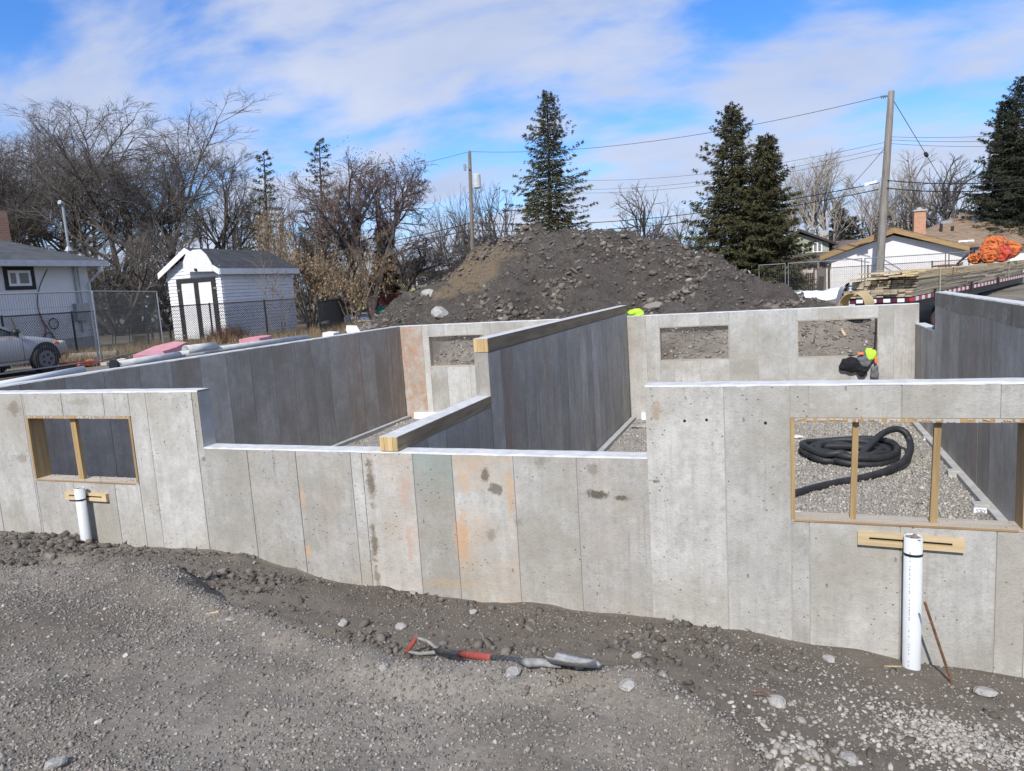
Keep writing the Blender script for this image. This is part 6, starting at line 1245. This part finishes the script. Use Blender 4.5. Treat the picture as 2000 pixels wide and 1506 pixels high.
# reddish crab-apple with fruit left on it
LVc = [(8, .6, 45, .05, .2), (7, .55, 45, .03, .25), (6, .55, 45, .02, .28), (5, .6, 45, .03, .3)]
def crab(lab, px0, py0, Y, ptop, wd, stems, seed, n_f):
    t_, (o, tips) = tree(lab, px0, py0, Y, ptop, wd, stems, LVc, seed, 'bark_red', 'crab_apple_tree', 'crab-apple trees', ground=.25); g = np.random.default_rng(seed); pick = g.choice(len(tips), min(n_f, len(tips)), False)
    P_ = np.array([tips[i][0] for i in pick]); f = scatter('fruit', P_, g.uniform(.012, .026, len(P_)), M['fruit'], OCT, t_, 1., .2, seed); f['kind'] = 'stuff'
M['fruit'] = rough_mat('withered_fruit', (.05, .022, .025), (.10, .038, .040), 8, .8)
crab('reddish crab-apple tree with withered fruit behind the fence', 733, 628, 29, (720, 272), 6.6, [((0, 0, 0), (-.05, 0, 1), 5.5, .24), ((.0, 0, .8), (.45, -.1, 1), 5, .15), ((.0, 0, .8), (-.5, .2, 1), 5, .15), ((0, 0, .8), (.1, .5, 1), 5, .13)], 11, 3200)
t_, _ = tree('bare tree with a long trunk leaning right over the mound foot', 742, 628, 30, (905, 440), 8.2, [((0, 0, 0), (1.0, 0, .95), 6.5, .17), ((.3, .1, .2), (1.5, .2, .8), 5, .13)], LVc, 12, 'bark_dark', ground=.25)
tree('short grey-barked trunk with drooping twigs left of the crab-apple', 655, 632, 31, (640, 400), 5.5, mult(3, .5, 5, .17, .5), LVc, 13, 'bark_grey')
# tan shrub with dead leaves
def shrub(lab, px0, py0, Y, ptop, wd, n, seed, nl, mat='bark_tan'):
    LV = [(9, .5, 35, .03, .14), (6, .5, 42, .0, .25), (4, .5, 45, .0, .3)]; S, tips = grow(seed, mult(n, .65, 4, .035, .4), LV); b = at(px0, py0, Y); top = at(*ptop, Y); A, tips = fit(S, tips, top.z-GR, wd)
    t_ = thing('leafy_shrub', lab, 'shrub', (b.x, Y, GR), 'shrubs'); seg_mesh('stems', A, M[mat], t_, None); g = np.random.default_rng(seed)
    if not nl: return
    tips = [t for t in tips if t[0].z < (top.z-GR)*.72] or tips
    pick = g.integers(0, len(tips), nl); P_ = np.array([tips[i][0] for i in pick])+g.normal(0, .12, (nl, 3)); s = g.uniform(.035, .075, nl)[:, None]; u = g.normal(0, 1, (nl, 3)); u /= np.linalg.norm(u, axis=1)[:, None]; dn = np.array([[0, 0, -1.]])+g.normal(0, .5, (nl, 3)); V = np.stack([P_-u*s*.5, P_+dn*s*.9+u*s*.1, P_+u*s*.5, P_-dn*s*.3], 1).reshape(-1, 3)
    o = npmesh('dead_leaves', V, (np.arange(nl)*4)[:, None]+np.arange(4)[None], M['dead_leaf'], t_); o['kind'] = 'stuff'
M['dead_leaf'] = rough_mat('dead_leaf', (.16, .105, .06), (.36, .26, .16), 2, .8, isl=.35)
shrub('tan shrub full of hanging dead leaves right of the shed', 610, 640, 27.5, (590, 300), 5.2, 9, 21, 5200); shrub('smaller dead-leaf shrub in front of the crab-apple', 690, 640, 27, (690, 440), 3.6, 7, 22, 3000)
for px_, top, sd_, lab in ((513, 470, 31, 'thin bare sapling in front of the shed side, left'), (540, 520, 32, 'thin bare sapling in front of the shed side, right')):
    LV = [(7, .35, 32, .08, .1), (4, .5, 35, .08, .2)]; q = at(px_+14, 658, 21.9); t = at(px_, top, 21.9); S, tips = grow(sd_, [((0, 0, 0), (-.1, 0, 1), 3.2, .022), ((0, 0, .2), (.2, .1, 1), 2.4, .014)], LV); A, _ = fit(S, tips, t.z-GR, 1.5); t_ = thing('sapling', lab, 'sapling', (q.x, 21.9, GR), 'saplings by the shed'); seg_mesh('stems', A, M['bark_tan'], t_, None)
# dry weeds at the fence foot
def weeds(lab, boxes, seed, mat, h=.35):
    g = np.random.default_rng(seed); V = []
    for (x0, x1, y0, y1, n) in boxes:
        x = g.uniform(x0, x1, n); y = g.uniform(y0, y1, n); z = np.maximum(gz(x, y, False), GR-.05)-.02; hh = h*g.uniform(.3, 1.2, n); a = g.uniform(0, 6.3, n); w_ = .008; dx, dy = np.cos(a)*w_, np.sin(a)*w_; lx, ly = g.normal(0, .12, n), g.normal(0, .12, n)
        V.append(np.stack([np.stack([x-dx, y-dy, z], 1), np.stack([x+dx, y+dy, z], 1), np.stack([x+lx, y+ly, z+hh], 1)], 1))
    V = np.concatenate(V).reshape(-1, 3); tag(npmesh('dry_weeds', V, np.arange(len(V)).reshape(-1, 3), M[mat]), lab, 'weeds', kind='stuff')
M['straw'] = rough_mat('straw', (.17, .12, .07), (.33, .25, .15), 1, .9, isl=.3); M['red_weed'] = rough_mat('rusty_weeds', (.10, .055, .035), (.2, .12, .08), 1, .9, isl=.3)
weeds('dry straw-coloured weeds along the black fence', [(-20.5, -17.2, 14, 19.5, 7000), (-17.5, -13.5, 19.5, 28, 7000)], 51, 'straw'); weeds('rust-brown dead weeds in front of the shed', [(-18.4, -17.4, 19.6, 21.0, 1600)], 52, 'red_weed', .6)
tag(lumpsheet('lawn', None, None, -60, -9.6, 13.5, 60, lambda X, Y: GR+.012+.05*fbm(X, Y, .3, 3, 77)-2*(X > -11)*(Y < 20)-.25*sstep((X+13.5)/2.)*1.0, rough_mat('dormant_lawn', (.10, .078, .05), (.19, .15, .10), 1.2, .95, 30, .8, .04), 60), kind='structure')
# ------------------------------------------------------------------ background bare trees share three meshes
protos = []
for k, (mt, st, LV) in enumerate((('bark_grey', mult(3, .45, 6, .16, .2), [(8, .55, 40, .06, .18), (6, .52, 40, .05, .22), (5, .55, 40, .05, .25)]), ('bark_pale', mult(4, .16, 8, .17, .8), [(10, .45, 26, .14, .08), (7, .5, 28, .12, .14), (5, .5, 30, .1, .2)]), ('bark_grey', mult(2, .25, 8, .2, 1.), [(9, .55, 48, .03, .14), (7, .5, 45, .03, .22), (5, .5, 40, .03, .25)]))):
    S, tp_ = grow(60+k, st, LV); A, _ = fit(S, tp_, 10., 8.); o = seg_mesh('branches', A, M[mt], None, None); protos.append((o.data, 8., 10.)); bpy.data.objects.remove(o)
for i, (px_, Y, top, wd, pk, lab) in enumerate([(895, 52, 345, 4.5, 0, 'grey bare tree just left of the transformer pole'), (938, 54, 320, 4.2, 0, 'grey bare tree just right of the transformer pole'), (990, 56, 335, 4.2, 2, 'bare tree between the transformer pole and the tall spruce'), (1255, 60, 340, 5.6, 2, 'lone grey bare tree right of the tall spruce'), (1205, 70, 420, 6, 0, 'small bare tree low behind the mound top'), (1320, 70, 410, 7, 0, 'bare tree behind the mound, left of the paired spruces'), (1372, 66, 385, 6, 0, 'bare tree close behind the left paired spruce'), (1570, 72, 285, 6.5, 1, 'pale poplar close right of the paired spruces'), (1615, 74, 270, 6.5, 1, 'tall pale poplar with upswept limbs'), (1700, 80, 320, 6, 1, 'pale poplar just left of the tall pole'), (1765, 78, 285, 6.5, 1, 'pale poplar just right of the tall pole'), (1800, 72, 330, 6.5, 0, 'brown-grey bare tree behind the brick chimney'), (1850, 70, 280, 8, 2, 'broad bare tree behind the brown roof'), (1895, 72, 320, 6.5, 0, 'bare tree beside the right-hand spruces'), (820, 60, 440, 8, 0, 'low bare tree beyond the olive bungalow'), (870, 66, 400, 6, 2, 'bare tree behind the leaning trunk'), (700, 62, 420, 9, 0, 'bare tree far behind the crab-apple'), (560, 60, 330, 8, 0, 'bare tree far behind the slim spruces'), (1745, 90, 390, 9, 0, 'low bare tree far behind the garage'), (480, 58, 330, 7, 0, 'bare tree far behind the shed')]):
    tree(lab, px_, 540, Y, (px_, top), wd, None, None, 100+i*1.7, None, 'distant_bare_tree', 'distant bare trees', protos[pk])
# undergrowth and hedgerow brush, each bush a copy of one of two meshes
bp = []
for k in range(2):
    S, tp_ = grow(80+k, mult(8, .7, 3, .03, .3), [(9, .5, 38, .05, .16), (6, .55, 42, .03, .25), (5, .5, 42, .03, .28)]); A, _ = fit(S, tp_, 3., 4.); A[:, [3, 7]] = np.maximum(A[:, [3, 7]], .008); o = seg_mesh('stems', A, M['bark_grey' if k else 'bark_dark'], None, None); bp.append(o.data); bpy.data.objects.remove(o)
bush = [(186, 600, 30, 520), (215, 600, 31, 500), (245, 600, 32, 505), (275, 600, 31, 495), (305, 600, 33, 490), (330, 600, 32, 500), (600, 610, 33, 480), (640, 610, 35, 500), (680, 610, 36, 490), (700, 610, 42, 520), (770, 600, 45, 500), (830, 590, 46, 480), (870, 580, 48, 470), (905, 570, 50, 470), (960, 560, 52, 440), (1010, 560, 52, 430), (1180, 560, 56, 440), (1290, 550, 58, 450), (1345, 550, 60, 440), (1560, 540, 66, 440), (1600, 540, 70, 440), (1650, 540, 82, 440), (1700, 540, 84, 420), (1760, 530, 84, 410), (1830, 530, 80, 400), (1890, 530, 80, 390), (40, 600, 32, 480), (100, 600, 32, 470), (150, 600, 31, 500)]
where = ['behind the white house corner', 'left of the garden chair', 'behind the garden chair', 'right of the garden chair', 'close to the shed\'s left side', 'touching the shed\'s left wall', 'just right of the shed', 'behind the dead-leaf shrub', 'left of the crab-apple trunk', 'behind the crab-apple trunk', 'in front of the olive bungalow, left', 'in front of the olive bungalow, right', 'at the mound\'s left shoulder', 'left of the transformer pole', 'right of the transformer pole', 'left of the tall spruce foot', 'right of the tall spruce foot', 'behind the mound crest, right', 'left of the paired spruces', 'left of the sage green house', 'above the sage green house roof', 'above the garage\'s left eave', 'left of the tall pole foot', 'right of the tall pole foot', 'behind the brown roof, middle', 'behind the brown roof, right', 'over the house roof at the left edge', 'over the house roof\'s middle', 'over the house roof\'s right end']
for i, ((x, y, Y, top), wh) in enumerate(zip(bush, where)):
    q = at(x, y, Y); t = at(x, top, Y); t_ = thing('brush', 'tangle of bare brush '+wh, 'bush', (q.x, Y, GR), 'bare brush behind the yards'); h = t.z-GR; o = link('stems', bp[i % 2], None, t_); o.scale = (max(1, h/3.2), max(1, h/3.2), h/3.); o.rotation_euler = (0, 0, i*1.9)
# ------------------------------------------------------------------ spruces
def needle(name, c): 
    m = rough_mat(name, tuple(k*.6 for k in c), tuple(k*1.5 for k in c), .8, .8, None, isl=.35, spec=.15); return m
M['needle'] = needle('spruce_needles', (.072, .069, .034)); M['needle_dark'] = needle('dark_spruce_needles', (.043, .048, .03)); M['needle_brown'] = needle('brownish_cedar', (.075, .052, .032))
def spruce(lab, px_, Y, ptop, width_px, seed, mat='needle', nb=230, z0=.0, name='spruce', shape=1.0, gap=.25, cards=34, ground=GR, tuft=1., pp=None):
    g = np.random.default_rng(seed); b = at(px_, 560, Y); top = at(*ptop, Y); h = top.z-ground; Rm = width_px/FPX*(Y/.96)/2
    t_ = thing(name, lab, 'tree', (b.x, Y, ground), 'conifers'); lean = (top.x-b.x)
    mb = MB(); mb.tube([(lean*k/8, 0, h*k/8) for k in range(9)], [.02+.016*h*(1-k/8) for k in range(9)], 8); mb.build('trunk', M['bark_dark'], t_)
    Vt = []; SG = []
    for k in range(nb):
        f = (k+g.random())/nb; f = z0+(1-z0)*f**.92; z = h*f; Lb = Rm*((1-f)**shape)*g.uniform(.62, 1.12)+.12+.05*Rm
        if g.random() < gap: Lb *= g.uniform(.45, .8)
        a = k*2.39996+g.normal(0, .25); ca, sa = math.cos(a), math.sin(a); n = max(6, int(cards*Lb/Rm)+6); t = np.sort(g.uniform(.12, 1, n)); droop = -.30*(1-f)-.05; curve = .42*(1-.6*f)
        r = Lb*t; zz_ = z+Lb*(droop*t*1.0+curve*t**2.2*.75)+(.3*Lb*f if f > .7 else 0)*t
        P0 = np.stack([lean*f+ca*r, sa*r, zz_], 1); SG.append((lean*f, 0, z, .012+.012*Lb, lean*f+ca*Lb*.55, sa*Lb*.55, z+Lb*(droop*.55+curve*.2), .008))
        for rep in range(7):
            sp = g.normal(0, 1, (n, 1)); side = np.array([[-sa, ca, 0]])*np.sign(sp); fw_ = np.array([[ca, sa, 0]]); dr = fw_*g.uniform(.2, 1., (n, 1))+side*g.uniform(.25, 1.0, (n, 1))+np.array([[0, 0, 1.]])*g.normal(-.28, .28, (n, 1)); dr /= np.linalg.norm(dr, axis=1)[:, None]
            ln = tuft*g.uniform(.18, .42, (n, 1))*(.55+.5*Lb/Rm)*(1.15-.5*t[:, None])*(.6+.10*h/3); q = np.cross(dr, g.normal(0, 1, (n, 3))); q /= np.linalg.norm(q, axis=1)[:, None]; wv = q*ln*.27
            base_ = P0+side*g.uniform(0, .42, (n, 1))*Lb*(1.02-t[:, None])+np.array([[0, 0, 1.]])*g.normal(0, .04, (n, 1))
            Vt.append(np.stack([base_-wv*.5, base_+wv*.5, base_+dr*ln], 1))
    V = np.concatenate(Vt).reshape(-1, 3); npmesh('needles', V, np.arange(len(V)).reshape(-1, 3), M[mat], t_); seg_mesh('branches', SG, M['bark_dark'], t_, None); return t_
spruce('tall lone spruce standing behind the dirt mound', 1078, 42, (1068, 182), 315, 1, nb=215, z0=.10, shape=.85, cards=30, gap=.35)
spruce('tall dark spruce with twin tip, left of the pair', 1432, 37, (1428, 207), 240, 2, nb=215, z0=.02, shape=.75, cards=34)
spruce('slightly shorter spruce, right of the pair', 1497, 36, (1496, 268), 172, 3, nb=215, z0=.02, shape=.62, cards=34)
spruce('dark spruce near the right picture edge, shorter of the two', 1962, 56, (1962, 198), 160, 4, 'needle_dark', nb=260, z0=.02, shape=.7, cards=34)
spruce('dark spruce cut off by the right picture edge', 2008, 55, (2003, 148), 215, 5, 'needle_dark', nb=260, z0=.02, shape=.7, cards=34)
spruce('small round-topped spruce behind the sage green house', 1640, 76, (1639, 407), 75, 6, 'needle_dark', nb=170, z0=.02, shape=.55, cards=26)
spruce('small brownish spruce left of the pole behind the garage', 1668, 80, (1666, 424), 60, 7, 'needle_brown', nb=130, z0=.02, shape=.55, cards=22)
spruce('slim ragged spruce nearest the shed among bare branches', 522, 33, (515, 295), 230, 8, nb=62, z0=.05, shape=.8, gap=.6, cards=14)
spruce('slim ragged spruce behind the dead-leaf shrub', 632, 36, (623, 272), 250, 9, nb=75, z0=.05, shape=.75, gap=.6, cards=15)
spruce('brown cone-shaped cedar behind the crab-apple trunk', 752, 38, (748, 430), 62, 10, 'needle_brown', nb=200, z0=.02, shape=.5, gap=.1, cards=22, name='cedar')
# clipped hedge of bare stems by the gate
g = np.random.default_rng(5); q0, q1 = at(1540, 560, 37.), at(1573, 560, 37.); zt_ = at(1556, 528, 37.).z; n = 1500; x = g.uniform(q0.x, q1.x, n); y = g.uniform(36.6, 37.6, n)
Vh = np.stack([np.stack([x-.012, y, np.full(n, GR)], 1), np.stack([x+.012, y, np.full(n, GR)], 1), np.stack([x+g.normal(0, .16, n), y+g.normal(0, .1, n), GR+(zt_-GR)*g.uniform(.5, 1.05, n)], 1)], 1).reshape(-1, 3)
t_ = tag(npmesh('bare_hedge', Vh, np.arange(len(Vh)).reshape(-1, 3), M['bark_tan']), 'brown bare hedge between the fence and the dark gate', 'hedge')
